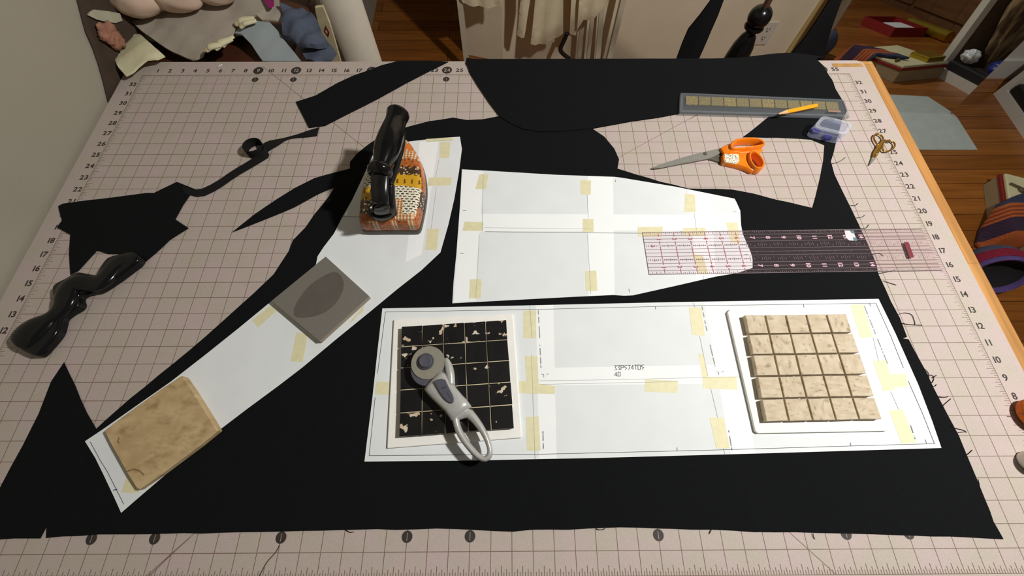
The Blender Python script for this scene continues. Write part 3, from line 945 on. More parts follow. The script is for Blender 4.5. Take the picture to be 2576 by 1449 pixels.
outer = [(632, 950), (640, 1000), (660, 1075), (700, 1160), (768, 1255), (840, 1340), (905, 1382), (965, 1384), (1006, 1340), (1014, 1270), (990, 1180), (945, 1075), (885, 980), (815, 890)]
inner = [(735, 962), (708, 1000), (722, 1060), (765, 1155), (825, 1235), (885, 1302), (925, 1330), (950, 1328), (966, 1300), (964, 1262), (935, 1175), (885, 1095), (825, 1025), (765, 972)]
zc = ZT_ + 0.010
path = []; radl = []
for a, b_ in zip(outer, inner):
    pa, pb = CU(*a, zc), CU(*b_, zc)
    path.append((pa + pb) / 2); radl.append(((pa - pb).length / 2, 0.0062))
pp = smooth_poly(path, 1, True)
rl = smooth_poly([Vector((r[0], r[1], 0)) for r in radl], 1, True)
hg.tube(pp, [(max(0.0025, r.x), r.y) for r in rl], 12, closed=True)
hg.tube(smooth_poly([CU(x, y, ZT_ + 0.012) for x, y in ((585, 440), (612, 520), (628, 600), (630, 690))], 1), [0.0025, 0.004, 0.0055, 0.006, 0.006, 0.006, 0.006, 0.006][:8], 10)
hg.build('handle', M_silver, t, smooth=True)
hd = G()
hd.lathe(CU(440, 545, ZT_ + 0.003), [(0.0, 0), (0.0225, 0.0), (0.0245, 0.002), (0.0245, 0.008), (0.0235, 0.0105), (0, 0.0105)], 40)
hd_o = hd.build('head', M_navy, t, autosmooth=40)
bl = G()
bl.lathe(CU(424, 480, ZT_ + 0.0137), [(0.0, 0), (0.0225, 0.0), (0.0228, 0.0006), (0.0225, 0.0014), (0.0, 0.0016)], 48)
bl.build('blade_guard', M_guard, hd_o, autosmooth=40)
kn = G()
k0 = CU(403, 470, ZT_ + 0.0154)
kn.lathe(k0, [(0, 0), (0.0112, 0), (0.0112, 0.0018), (0.0104, 0.0026), (0.0098, 0.0026), (0.0095, 0.0018), (0.0090, 0.0040), (0.0078, 0.0052), (0.0055, 0.0050), (0.0, 0.0046)], 36)
kn.build('knob', M_navy, hd_o, autosmooth=40)
lv = [(468, 640), (572, 618), (604, 690), (650, 775), (660, 815), (650, 845), (625, 848), (585, 825), (535, 765), (492, 690)]
zl = ZT_ + 0.0225
lever = G().prism(smooth_poly([CU(x, y, zl) for x, y in lv], 1, True), ZT_ + 0.012, zl, inset=0.0008)
lo2 = lever.build('lock_slider', M_navy, t, autosmooth=40)
rd = G()
for k in range(5):
    rd.disc(CU(600 + 9 * k, 760 + 15 * k, zl).to_2d(), 0.0008, zl + 0.0002, 8)
rd.stroke([CU(545, 715, zl).to_2d(), CU(582, 703, zl).to_2d()], 0.0016, zl + 0.0002)
rd.build('slider_marks', M_num, lo2)

# ------------------------------------------------------------------ flat iron with patchwork body
def I(u, v_): return Vector((u * IN, v_ * IN))
ZI = ZW
half = [(0.0, 18.28), (1.55, 18.25), (1.78, 18.32), (1.88, 18.6), (1.95, 19.4), (2.02, 20.4), (2.0, 21.4), (1.86, 22.4), (1.58, 23.4), (1.14, 24.3), (0.62, 25.05), (0.24, 25.42), (0.0, 25.52)]
def ctr(v_): return 21.42 + (v_ - 18.3) * 0.012
right = [(ctr(v_) + h, v_) for h, v_ in half]
leftp = [(ctr(v_) - h, v_) for h, v_ in reversed(half[1:-1])]
sole = smooth_poly([Vector((x * IN, y * IN, 0)) for x, y in right + leftp], 2, True)
icen = Vector((21.45 * IN, 21.0 * IN, 0))
def iring(s, z):
    return [icen + (p - icen) * s + Vector((0, 0, z)) for p in sole]
M_sole = mat('iron_sole_grey', lin((84, 78, 72)), 0.45, metal=0.3, var=0.15, scale=80)
P_rust = spots('patch_rust', lin((168, 92, 42)), lin((120, 60, 24)), 260, 0.5, 0.6, 0.35, base2=lin((186, 108, 54)))
P_org = spots('patch_orange', lin((206, 112, 44)), lin((170, 84, 30)), 200, 0.55, 0.65, 0.35)
P_wh = dashes('patch_script', lin((226, 220, 198)), lin((70, 60, 48)), 0.0075, 0.0046, 0.0014)
P_yel = dashes('patch_yellow', lin((206, 156, 36)), lin((90, 62, 20)), 0.0115, 0.017, 0.0046)
P_brn = dots('patch_brown_dot', lin((70, 48, 32)), lin((206, 190, 160)), 190, 0.32)
P_pld = plaid('patch_plaid', lin((206, 132, 66)), lin((232, 222, 204)), lin((120, 92, 60)), 62)
PATCH = [P_rust, P_org, P_wh, P_yel, P_brn, P_pld]
t = thing('clothes_iron', 'vintage clothes iron covered in orange patchwork print with a black handle', 'iron', (icen.x, icen.y, ZI))
G().loft([iring(0.985, ZI), iring(1.0, ZI + 0.001), iring(1.0, ZI + 0.0085), iring(0.99, ZI + 0.0095)]).build('soleplate', M_sole, t, autosmooth=40)
br_ = [iring(0.975, ZI + 0.0096), iring(0.985, ZI + 0.012), iring(0.985, ZI + 0.018), iring(0.975, ZI + 0.024), iring(0.955, ZI + 0.030), iring(0.925, ZI + 0.034), iring(0.88, ZI + 0.0365)] + [iring(s, ZI + 0.038 + (0.86 - s) * 0.004) for s in (0.80, 0.72, 0.64, 0.56, 0.48, 0.40, 0.32, 0.24, 0.16, 0.08, 0.01)]
bg = G().loft(br_)
bg.m = []
for f in bg.f:
    c_ = sum((bg.v[i] for i in f), Vector((0, 0, 0))) / len(f)
    u, v_, z = c_.x / IN - 21.45, c_.y / IN, c_.z - ZI
    side = z < 0.033
    if v_ < 18.75 and side: mi = (0, 0, 5, 0, 5, 0, 5, 0)[int((u + 2.2) / 0.55) % 8]
    elif side: mi = (0, 4, 0, 1, 5, 1)[int((v_ - 18.3) / 1.2) % 6] if u > 0 else (4, 3, 2, 2, 5, 1)[int((v_ - 18.3) / 1.2) % 6]
    elif v_ < 18.9: mi = 0 if u < 0.5 else 5
    elif v_ < 19.9: mi = 4 if u < -0.9 else (5 if u < 0.9 else 2)
    elif v_ < 20.9: mi = 3 if u < -0.9 else 2
    elif v_ < 21.8: mi = 2 if u < -0.3 else 3
    elif v_ < 22.45: mi = 2 if u < -0.3 else 4
    elif v_ < 23.1: mi = 0 if u > -0.5 else 2
    elif v_ < 23.8: mi = 5
    elif v_ < 24.5: mi = 1
    else: mi = 2
    bg.m.append(mi)
bg.build('body_cover', PATCH, t, smooth=True)
M_iblk = mat('iron_handle_black', (0.0055, 0.005, 0.005), 0.14, var=0.2, scale=40, spec=0.4)
M_iblk2 = mat('iron_bracket_black', (0.009, 0.0085, 0.008), 0.26, var=0.3, scale=90, spec=0.4)
# rear cup, strap and turned grip
cup = G()
cpos = at(964, 537, ZI + 0.040)
rings = []
for r, z in ((0.0165, 0.0), (0.0185, 0.003), (0.0185, 0.008), (0.0165, 0.0095), (0.0145, 0.008), (0.012, 0.003), (0.001, 0.002)):
    rings.append([cpos + Vector((1.15 * r * math.cos(a), 0.80 * r * math.sin(a), z)) for a in [2 * math.pi * k / 28 for k in range(28)]])
cup.loft(rings)
cup.build('handle_cup', M_iblk2, t, autosmooth=40)
gx = cpos.x + 0.009
HZ = 0.102
strap = [(gx - 0.005, cpos.y - 0.001, ZI + 0.046), (gx - 0.003, cpos.y - 0.012, ZI + 0.060), (gx + 0.0015, cpos.y - 0.014, ZI + 0.076), (gx + 0.001, cpos.y - 0.004, ZI + 0.090), (gx + 0.001, cpos.y + 0.014, ZI + HZ - 0.004), (gx + 0.001, cpos.y + 0.030, ZI + HZ)]
sp = smooth_poly(strap, 2)
G().tube(sp, [(0.0142 - 0.002 * math.sin(i / (len(sp) - 1) * 3.14), 0.0045) for i in range(len(sp))], 14, up=(0, 0.5, 1)).build('handle_bracket', M_iblk2, t, smooth=True)
bar = G()
bar.tube(smooth_poly([(gx + 0.013, cpos.y + 0.018, ZI + HZ - 0.016), (gx + 0.019, cpos.y + 0.055, ZI + HZ - 0.016), (gx + 0.024, cpos.y + 0.10, ZI + HZ - 0.015), (gx + 0.018, cpos.y + 0.138, ZI + HZ - 0.008)], 2), (0.0045), 10)
bar.tube(smooth_poly([(gx + 0.013, cpos.y + 0.018, ZI + HZ - 0.016), (gx + 0.012, cpos.y - 0.004, ZI + 0.07), (gx + 0.008, cpos.y - 0.002, ZI + 0.044)], 2), (0.0065), 10)
bar.build('handle_bar', M_iblk2, t, smooth=True)
gr = G()
prof = [(0.0, 0.0), (0.010, 0.0), (0.0165, 0.003), (0.0185, 0.009), (0.0165, 0.015), (0.0125, 0.020), (0.0140, 0.027), (0.0178, 0.042), (0.0195, 0.060), (0.0190, 0.078), (0.0172, 0.096), (0.0156, 0.110), (0.0158, 0.118), (0.0172, 0.126), (0.0174, 0.130), (0.015, 0.1325), (0.0, 0.133)]
prof = [(r, h * 0.93) for r, h in prof]
gr.lathe((gx, cpos.y + 0.022, ZI + HZ), prof, 28, axis=(0.125, 1, 0.0))
gr.build('handle_grip', M_iblk, t, autosmooth=50)

# ------------------------------------------------------------------ black twisted iron bracket on the left
M_cast = mat('black_cast_metal', (0.0055, 0.0058, 0.0062), 0.17, var=0.3, scale=30, spec=0.35, bump=0.12, bscale=60)
def BK(x, y, z): return at(x / 4.829, 620 + y / 4.829, z)
pth = [(235, 1200, .021, .012, .008), (250, 1183, .022, .0225, .013), (330, 1100, .022, .0265, .016), (430, 1020, .022, .0265, .016), (560, 930, .022, .0200, .013), (640, 860, .023, .0130, .010), (720, 790, .026, .0150, .010), (790, 690, .029, .0190, .010), (800, 590, .032, .0190, .009), (840, 490, .034, .0185, .009),
       (930, 440, .033, .0165, .009), (1060, 450, .030, .0150, .009), (1190, 455, .026, .0160, .010), (1290, 390, .022, .0170, .011), (1360, 290, .018, .0180, .011), (1440, 210, .016, .0190, .010), (1560, 150, .013, .0160, .009), (1640, 115, .011, .012, .007), (1685, 95, .010, .004, .003)]
path = smooth_poly([BK(p[0], p[1], 0.004 + p[2] * 0.45) for p in pth], 2)
rads = smooth_poly([Vector((p[3], p[4], 0)) for p in pth], 2)
cg = G()
cg.tube(path, [(r.x * 0.84, r.y * 0.72) for r in rads], 18)
wo = [(140, 1125), (190, 1050), (270, 965), (400, 885), (560, 842), (645, 795), (680, 735), (664, 640), (655, 540), (662, 490), (720, 442), (830, 390), (900, 345), (955, 318), (1060, 335), (1180, 358), (1215, 320), (1235, 260), (1290, 180), (1345, 130), (1500, 95), (1650, 75), (1720, 120), (1690, 200), (1600, 262),
      (1480, 355), (1370, 430), (1265, 500), (1180, 545), (1090, 558), (1000, 582), (962, 625), (984, 695), (962, 742), (850, 802), (765, 868), (745, 950), (722, 1045), (660, 1130), (590, 1210), (490, 1318), (430, 1334), (300, 1282), (195, 1210)]
wo2 = smooth_poly([BK(x, y, 0.012).to_2d().to_3d() for x, y in wo], 1, True)
cg.prism(wo2, 0.0024, 0.016, inset=0.0022)
o1 = thing('pattern_weight', 'glossy black twisted handle-shaped metal weight at the left edge of the mat', 'pattern weight', (BK(800, 600, 0).x, BK(800, 600, 0).y, 0.0024))
cg.build('weight_body', M_cast, o1, autosmooth=60)
# ------------------------------------------------------------------ orange scissors
def SS(x, y, z): return at(1620 + x / 7.576, 330 + y / 7.576, z)
M_or = mat('orange_plastic', lin((240, 128, 18)), 0.33, var=0.03, scale=100)
M_steel = mat('scissor_steel', lin((168, 168, 160)), 0.35, metal=0.6, var=0.06, scale=150)
M_steel_d = mat('scissor_steel_dark', lin((110, 106, 98)), 0.4, metal=0.6, var=0.08, scale=150)
c0 = SS(1600, 450, 0)
t = thing('fabric_scissors', 'orange-handled scissors lying closed on the bare mat', 'scissors', (c0.x, c0.y, 0.0004))
bl1 = [(145, 695), (400, 600), (700, 508), (950, 440), (1230, 372), (1470, 318), (1520, 385), (1400, 445), (1270, 505), (1000, 560), (700, 612), (330, 690), (200, 703)]
G().prism([SS(x, y, 0.0055) for x, y in bl1], 0.0035, 0.0058, inset=0.0006).build('blade', M_steel, t)
bl2 = [(160, 700), (500, 640), (900, 560), (1150, 490), (1300, 470), (1540, 400), (1560, 600), (1400, 580), (1220, 530), (900, 590), (500, 665)]
G().prism([SS(x, y, 0.003) for x, y in bl2], 0.0008, 0.0033).build('blade', M_steel_d, t)
G().lathe(SS(1165, 430, 0.0058), [(0, 0), (0.0035, 0), (0.0032, 0.001), (0, 0.0012)], 16).build('pivot_screw', M_steel_d, t)
def band(g, pts, z0, z1, th, mi=0, lean=(0, 0)):
    """a closed band standing on edge around a 2-D path"""
    pts = [Vector(p[:2]) for p in pts]
    n = len(pts)
    c_ = sum(pts, Vector((0, 0))) / n
    rings = []
    for i in range(n):
        a, b_ = pts[i - 1], pts[(i + 1) % n]
        d = (b_ - a).normalized(); nn = Vector((-d.y, d.x))
        if nn.dot(pts[i] - c_) < 0: nn = -nn
        o_ = pts[i]; q = pts[i] - nn * th
        e = th * 0.3
        rings.append([(*o_, z0), (*o_, z1 - e), (*(o_ - nn * e), z1), (*(q + nn * e), z1), (*q, z1 - e), (*q, z0)])
    rings.append(rings[0])
    g.loft(rings, cap=False, mi=mi)
ZS = 0.017
up_rim = smooth_poly([SS(x, y, ZS).to_2d().to_3d() for x, y in ((1640, 235), (1730, 150), (1900, 112), (2130, 108), (2270, 150), (2325, 225), (2290, 275), (2150, 295), (1950, 320), (1760, 345), (1660, 320))], 2, True)
g = G(); band(g, up_rim, 0.0015, ZS, 0.0042)
shank = [(1470, 310), (1560, 262), (1650, 232), (1700, 290), (1760, 340), (1900, 330), (1820, 400), (1530, 420)]
g.prism([SS(x, y, 0.012) for x, y in shank], 0.0062, 0.012, inset=0.001)
g.prism([SS(x, y, 0.012) for x, y in ((1750, 325), (2250, 275), (2300, 320), (2240, 400), (2050, 400), (1850, 400))], 0.0015, 0.008, inset=0.001)
g.build('handle', M_or, t, autosmooth=45)
lo_rim = smooth_poly([SS(x, y, ZS).to_2d().to_3d() for x, y in ((2005, 420), (2040, 350), (2120, 360), (2230, 440), (2305, 560), (2310, 640), (2270, 700), (2190, 712), (2110, 680), (2040, 590), (2005, 500))], 2, True)
g = G(); band(g, lo_rim, 0.0012, ZS, 0.0038)
sh2 = [(1500, 445), (1530, 430), (1830, 400), (2010, 400), (2005, 500), (2050, 610), (2120, 690), (2110, 740), (2080, 748), (1960, 690), (1800, 640), (1560, 590), (1510, 560)]
g.prism([SS(x, y, 0.011) for x, y in sh2], 0.0006, 0.011, inset=0.0015)
g.build('handle', M_or, t, autosmooth=45)
M_dot = dots('dotted_tape', lin((236, 226, 206)), lin((40, 36, 34)), 420, 0.34)
G().prism([SS(x, y, 0.0113) for x, y in ((1532, 434), (1800, 428), (1822, 560), (1770, 626), (1540, 582))], 0.0006, 0.0115, inset=0.0006).build('tape_wrap', M_dot, t)

# ------------------------------------------------------------------ clear ruler
RX0, RX1, RY0, RY1 = 37.5, 55.75, 15.38, 18.38
ZR = ZW + 0.0006
slope = 0.012
def RP(u, v_):
    return Vector(((RX0 + u) * IN, (RY0 + v_) * IN)) + Vector((0, u * IN * slope - 0.0005 + v_ * 0))
M_acr = clear('ruler_acrylic', (0.80, 0.60, 0.66), 0.024, 0.12)
M_rink = mat('ruler_red_ink', lin((178, 104, 114)), 0.6, var=0.08)
M_rinkg = mat('ruler_line_ink', lin((116, 104, 107)), 0.6, var=0.08)
M_rlab = mat('ruler_label_maroon', lin((112, 30, 40)), 0.5, var=0.08)
M_rsh = mat('sticker_white', lin((232, 224, 226)), 0.6, var=0.05)
M_teal = mat('sticker_teal', lin((70, 130, 136)), 0.6, var=0.08)
rc = RP(9, 1.5)
t = thing('quilting_ruler', 'clear see-through ruler with pinkish numbers 1 to 14 across paper and cloth', 'ruler', (rc.x, rc.y, ZR))
RL = RX1 - RX0
G().prism([RP(0, 0), RP(RL, 0), RP(RL, 3), RP(0, 3)], ZR, ZR + 0.0014).build('ruler_body', M_acr, t)
g = G()
ZI_ = ZR - 0.0005
for k in range(13):
    v_ = k * 0.25
    if k in (4, 8): continue
    g.stroke([RP(0, v_), RP(RL, v_)], 0.00085 if k in (0, 12) else 0.0006, ZI_, mi=1)
g.stroke([RP(0, 0), RP(0, 3)], 0.001, ZI_, mi=1)
for u in range(1, 18):
    for v0, v1 in ((0.0, 0.36), (0.66, 0.97), (1.04, 1.96), (2.04, 2.32), (2.68, 3.0)) if u <= 6 else ((1.05, 1.12), (1.43, 1.47), (1.85, 1.95)):
        g.stroke([RP(u, v0), RP(u, v1)], 0.0009 if u <= 6 else 0.0007, ZI_ + 0.00002, mi=0 if u <= 6 else 1)
for k in range(1, int(RL * 8)):
    u = k / 8
    if k % 8 == 0: continue
    ln = 0.17 if k % 4 == 0 else (0.13 if k % 2 == 0 else 0.08)
    g.stroke([RP(u, 3), RP(u, 3 - ln)], 0.0005, ZI_ + 0.00002, mi=1)
    g.stroke([RP(u, 0.03), RP(u, ln)], 0.0005, ZI_ + 0.00002, mi=1)
    for v_ in (1.0, 2.0):
        hh = 0.10 if k % 4 == 0 else (0.06 if k % 2 == 0 else 0.04)
        if u < 6.4 or k % 8 not in (1, 7):
            if u > 6.4: hh *= 1.6
            g.stroke([RP(u, v_ - hh), RP(u, v_ + hh)], 0.0005, ZI_ + 0.00002, mi=1)
for v_ in (1.0, 2.0):
    for u in range(0, 7):
        if u: g.stroke([RP(u + 0.07, v_), RP(min(u + 0.93, 6.5), v_)], 0.0008, ZI_, mi=1)
    text(g, str(int(v_)), RP(0.55, v_), 0.24 * IN, ZI_ + 0.00004, rot=-math.pi / 2, mi=0, bold=0.01)
for u in range(1, 15):
    for v_ in (0.5, 2.5):
        text(g, str(u), RP(u, v_), 0.27 * IN, ZI_ + 0.00004, rot=-math.pi / 2, mi=2 if u > 6 else 0, bold=0.01 if u < 7 else 0.03)
M_rpale = mat('ruler_pale_number_ink', lin((222, 186, 196)), 0.6, var=0.05)
g.build('printed_scale', [M_rink, M_rinkg, M_rpale], t)
lp = [RP(16.30, 1.05), RP(16.55, 1.05), RP(16.55, 2.05), RP(16.30, 2.05)]
g = G().prism([at(2271, 611, ZI_).to_2d(), at(2282, 610, ZI_).to_2d(), at(2297, 649, ZI_).to_2d(), at(2285, 650, ZI_).to_2d()], ZR + 0.0014, ZR + 0.0016)
g.build('maroon_label', M_rlab, t)
g = G()
g.prism([at(x, y, ZI_).to_2d() for x, y in ((2124, 580), (2145, 580), (2156, 606), (2136, 605), (2128, 598))], ZI_ + 0.0001, ZI_ + 0.0003)
g.prism([at(x, y, ZI_).to_2d() for x, y in ((2137, 580), (2147, 580), (2150, 588), (2142, 587))], ZI_ + 0.0003, ZI_ + 0.0004, mi=1)
g.prism([at(x, y, ZI_).to_2d() for x, y in ((2145, 597), (2154, 598), (2156, 606), (2147, 606))], ZI_ + 0.0003, ZI_ + 0.0004, mi=1)
g.build('sticker', [M_rsh, M_teal], t)

# ------------------------------------------------------------------ clear case with twelve olive tiles, pencil
M_case = clear('clear_case_plastic', (0.40, 0.43, 0.46), 0.07, 0.12)
M_caser = clear('clear_case_rim', (0.40, 0.43, 0.46), 0.20, 0.2)
M_olive = [spots('olive_tile_%d' % k, lin((150, 130, 66)), lin((110, 96, 50)), 400, 0.5, 0.62, 0.4, base2=lin((170, 148, 84) if k else (138, 124, 74))) for k in (0, 1)]
HC = 0.0065
ZC0 = 0.0033
cq = [at(*p, ZC0 + HC * 0.5).to_2d() for p in ((1711, 237), (2121, 254), (2134, 297), (1709, 285))]
c_ = sum(cq, Vector((0, 0))) / 4
t = thing('tile_case', 'long clear plastic case holding a row of olive tiles at the far right', 'case', (c_.x, c_.y, ZC0))
def inset_quad(q, d):
    c_ = sum(q, Vector((0, 0))) / 4
    out = []
    for i in range(4):
        a, b_, e = q[i - 1], q[i], q[(i + 1) % 4]
        out.append(b_ + ((a - b_).normalized() + (e - b_).normalized()) * d)
    return out
G().prism(cq, ZC0, ZC0 + 0.0015).build('case_base', M_case, t)
g = G()
ciq = inset_quad(cq, 0.0045)
for i in range(4):
    j = (i + 1) % 4
    g.prism([cq[i], cq[j], ciq[j], ciq[i]], ZC0 + 0.0015, ZC0 + HC)
g.build('case_rim', M_caser, t)
G().prism(ciq, ZC0 + HC - 0.0012, ZC0 + HC - 0.0003).build('case_lid', M_case, t)
tqq = [at(*p, ZC0 + 0.0045).to_2d() for p in ((1725, 241), (2108, 257), (2112, 276), (1725, 262))]
for k in range(12):
    a0, a1 = (k + 0.03) / 12, (k + 0.97) / 12
    q = [tqq[0].lerp(tqq[1], a0), tqq[0].lerp(tqq[1], a1), tqq[3].lerp(tqq[2], a1), tqq[3].lerp(tqq[2], a0)]
    G().prism(q, ZC0 + 0.0016, ZC0 + 0.0046, inset=0.0004).build('tile', M_olive[k % 3 == 0], t)
G().prism([at(x, y, ZC0 + HC).to_2d() for x, y in ((2083, 276), (2114, 278), (2116, 283), (2084, 281))], ZC0 + HC - 0.0002, ZC0 + HC).build('case_label', mat('case_label_tan', lin((150, 120, 104)), 0.6), t)

M_pen = mat('pencil_yellow', lin((248, 168, 24)), 0.4, var=0.04, scale=200)
M_penw = mat('pencil_wood', lin((220, 180, 130)), 0.7, var=0.08, scale=300)
zp = ZC0 + HC + 0.0042
p0, p1, p2 = at(2054, 266, zp), at(1978, 282, zp), at(1953, 288, zp)
t = thing('pencil', 'short yellow-orange pencil lying on the clear tile case', 'pencil', (p1.x, p1.y, ZC0 + HC))
ax = (p1 - p0)
G().lathe(p0, [(0, 0), (0.0036, 0.0), (0.0040, 0.0006), (0.0040, ax.length), (0, ax.length)], 6, axis=ax).build('shaft', M_pen, t)
ax2 = (p2 - p1)
G().lathe(p1, [(0, 0), (0.0039, 0), (0.0012, ax2.length * 0.78), (0, ax2.length * 0.78)], 10, axis=ax2).build('sharpened_cone', M_penw, t)
G().lathe(p1 + ax2 * 0.78, [(0, 0), (0.0012, 0), (0.0002, ax2.length * 0.22), (0, ax2.length * 0.22)], 8, axis=ax2).build('lead', M_num, t)

# ------------------------------------------------------------------ small clear box with navy pieces, gold scissors
M_pbox = clear('frosted_box_plastic', (0.62, 0.68, 0.90), 0.09, 0.08)
M_prim = clear('frosted_box_rim', (0.78, 0.82, 0.90), 0.20, 0.12)
M_nvy = mat('navy_piece', lin((52, 50, 130)), 0.3, var=0.15, scale=200)
HB = 0.022
Zb = 0.0034
bqx = [at(*p, Zb + HB).to_2d() for p in ((2070, 286), (2147, 315), (2131, 335), (2044, 325))]
c_ = sum(bqx, Vector((0, 0))) / 4
# square the box up a little around its centre
ex = (bqx[1] - bqx[0] + bqx[2] - bqx[3]) / 4
ey = (bqx[0] - bqx[3] + bqx[1] - bqx[2]) / 4
bqx = [c_ - ex + ey, c_ + ex + ey, c_ + ex - ey, c_ - ex - ey]
t = thing('pin_box', 'small frosted clear plastic box beside the clear tile case', 'box', (c_.x, c_.y, Zb))
def rq(q, r, k=4):
    """rounded quad outline"""
    out = []
    for i in range(4):
        a, b_, e = q[i - 1], q[i], q[(i + 1) % 4]
        s_ = b_ + (a - b_).normalized() * r; f_ = b_ + (e - b_).normalized() * r
        for j in range(k + 1):
            tt = j / k
            out.append(s_ * (1 - tt) ** 2 + b_ * 2 * tt * (1 - tt) + f_ * tt ** 2)
    return out
ol = rq(bqx, 0.010); il = rq(inset_quad(bqx, 0.0022), 0.008); ml = rq(inset_quad(bqx, 0.006), 0.007)
def wall(o_, i_, z0, z1):
    g = G(); n = len(o_)
    rings = [[(*o_[k], z0), (*o_[k], z1), (*i_[k], z1), (*i_[k], z0)] for k in list(range(n)) + [0]]
    return g.loft(rings, cap=False)
G().prism(ol, Zb, Zb + 0.0012).build('box_base', M_pbox, t)
wall(ol, il, Zb + 0.0012, Zb + HB * 0.6).build('box_wall', M_pbox, t, autosmooth=40)
wall(ol, ml, Zb + HB * 0.9, Zb + HB + 0.0008).build('lid_rim', M_prim, t, autosmooth=40)
wall(ol, il, Zb + HB * 0.62, Zb + HB * 0.9).build('lid_wall', M_pbox, t, autosmooth=40)
G().prism(ml, Zb + HB * 0.92, Zb + HB).build('lid_top', M_pbox, t)
def FQ(a, b_): return bqx[3].lerp(bqx[2], a).lerp(bqx[0].lerp(bqx[1], a), b_)
hc = FQ(0.58, 1.0)
G().box((hc.x, hc.y + 0.001, Zb + HB * 0.8), (0.017, 0.004, 0.006), math.atan2(ex.y, ex.x)).build('clasp', M_prim, t)
for k, (a, b_, sz, lb) in enumerate(((0.16, 0.42, 0.012, 'navy blue plastic piece in the left of the small clear box'), (0.60, 0.16, 0.012, 'navy blue plastic piece at the front of the small clear box'))):
    pc = FQ(a, b_)
    g = G().prism(rrect(pc.x - sz * .6, pc.y - sz * .4, pc.x + sz * .6, pc.y + sz * .4, 0.002, 3), Zb + 0.0014, Zb + 0.0075, inset=0.001)
    tag(g.build('plastic_piece', M_nvy), lb, 'plastic piece', 'navy pieces in the clear box')

M_gold = mat('gold_metal', lin((196, 150, 62)), 0.25, metal=0.9, var=0.1, scale=200)
def GS(x, y, z): return at(2000 + x / 9.057, 270 + y / 9.057, z)
c0 = GS(1950, 900, 0)
t = thing('embroidery_scissors', 'tiny gold embroidery scissors near number 25 at the right edge of the mat', 'scissors', (c0.x, c0.y, 0.0004))
zg = 0.004
for pts in (((1880, 860), (1830, 790), (1795, 720), (1795, 650), (1840, 605), (1920, 610), (1985, 660), (2015, 730), (1990, 790), (1930, 840)),
            ((2010, 810), (2060, 765), (2130, 750), (2210, 770), (2270, 820), (2275, 890), (2220, 960), (2130, 1000), (2030, 1010), (1990, 960), (1985, 880))):
    ring = smooth_poly([GS(x, y, zg) for x, y in pts], 2, True)
    arm = smooth_poly([GS(x, y, zg) for x, y in (((1880, 860), (1895, 930), (1830, 1020), (1790, 1130)) if pts[0][0] < 1900 else ((2010, 830), (1950, 900), (1890, 980), (1830, 1080), (1790, 1150)))], 2)
    g = G().tube(ring, 0.0014, 8, closed=True)
    g.tube(arm, [0.0016 + 0.0014 * math.sin(i / (len(arm) - 1) * 3.1) for i in range(len(arm))], 8, flat=0.7)
    g.build('finger_ring', M_gold, t, smooth=True)
G().tube(smooth_poly([GS(x, y, zg) for x, y in ((2030, 740), (1960, 850), (1900, 960), (1840, 1090))], 1), [0.0018, 0.0028, 0.0032, 0.0034, 0.0034, 0.0030, 0.0028, 0.0026], 10, flat=0.7).build('bird_body', M_gold, t, smooth=True)
G().lathe(GS(1880, 990, zg + 0.0015), [(0, 0), (0.0022, 0), (0.0018, 0.0012), (0, 0.0015)], 14).build('pivot_screw', M_gold, t)
G().prism([GS(x, y, 0.003) for x, y in ((1755, 1140), (1850, 1130), (1820, 1190), (1700, 1320), (1690, 1318), (1725, 1230))], 0.0015, 0.004, inset=0.0005).build('blade', M_steel, t)
# things at the right edge of the frame, mostly cut off by it
oc = at(2612, 1042, 0.012)
g = G().lathe((oc.x, oc.y, 0.0004), [(0, 0), (0.015, 0), (0.0195, 0.004), (0.021, 0.012), (0.0195, 0.019), (0.012, 0.025), (0, 0.026)], 32)
t = thing('pincushion', 'round orange pincushion at the right edge of the mat', 'pincushion', (oc.x, oc.y, 0.0004))
g.build('cushion', mat('orange_felt', lin((206, 104, 18)), 0.8, var=0.1, scale=120), t, smooth=True)
G().tube([Vector((oc.x - 0.018, oc.y, 0.012)), Vector((oc.x - 0.026, oc.y + 0.001, 0.013))], 0.0006, 6).build('pin', M_num, t)
oc = at(2607, 1160, 0.012)
g = G().lathe((oc.x, oc.y, 0.0004), [(0, 0), (0.011, 0), (0.012, 0.003), (0.012, 0.021), (0.011, 0.024), (0, 0.024)], 28)
tag(g.build('thread_spool', mat('white_thread', lin((232, 228, 220)), 0.7, var=0.05, scale=400), None, smooth=True), 'white thread spool cut off by the right edge near the front', 'spool')
# ------------------------------------------------------------------ heap on the brown chest behind the far left corner of the table
def bands(name, axis, a0, a1, stops, rough=0.9, bump=0.4):
    """colour bands along one object axis between a0 and a1"""
    m, N, L, b = new_mat(name)
    v = mapping(N, L)
    sx = N.new('ShaderNodeSeparateXYZ'); L.new(v, sx.inputs[0])
    mr = N.new('ShaderNodeMapRange'); mr.inputs['From Min'].default_value = a0; mr.inputs['From Max'].default_value = a1
    L.new(sx.outputs[axis], mr.inputs['Value'])
    cr = ramp(N, stops, 'CONSTANT'); L.new(mr.outputs['Result'], cr.inputs['Fac'])
    L.new(cr.outputs['Color'], b.inputs['Base Color'])
    b.inputs['Roughness'].default_value = rough
    wv = N.new('ShaderNodeTexWave'); wv.inputs['Scale'].default_value = 45; wv.inputs['Distortion'].default_value = 1.0
    L.new(v, wv.inputs['Vector'])
    bp = N.new('ShaderNodeBump'); bp.inputs['Strength'].default_value = bump; bp.inputs['Distance'].default_value = 0.003
    L.new(wv.outputs['Fac'], bp.inputs['Height']); L.new(bp.outputs['Normal'], b.inputs['Normal'])
    return m
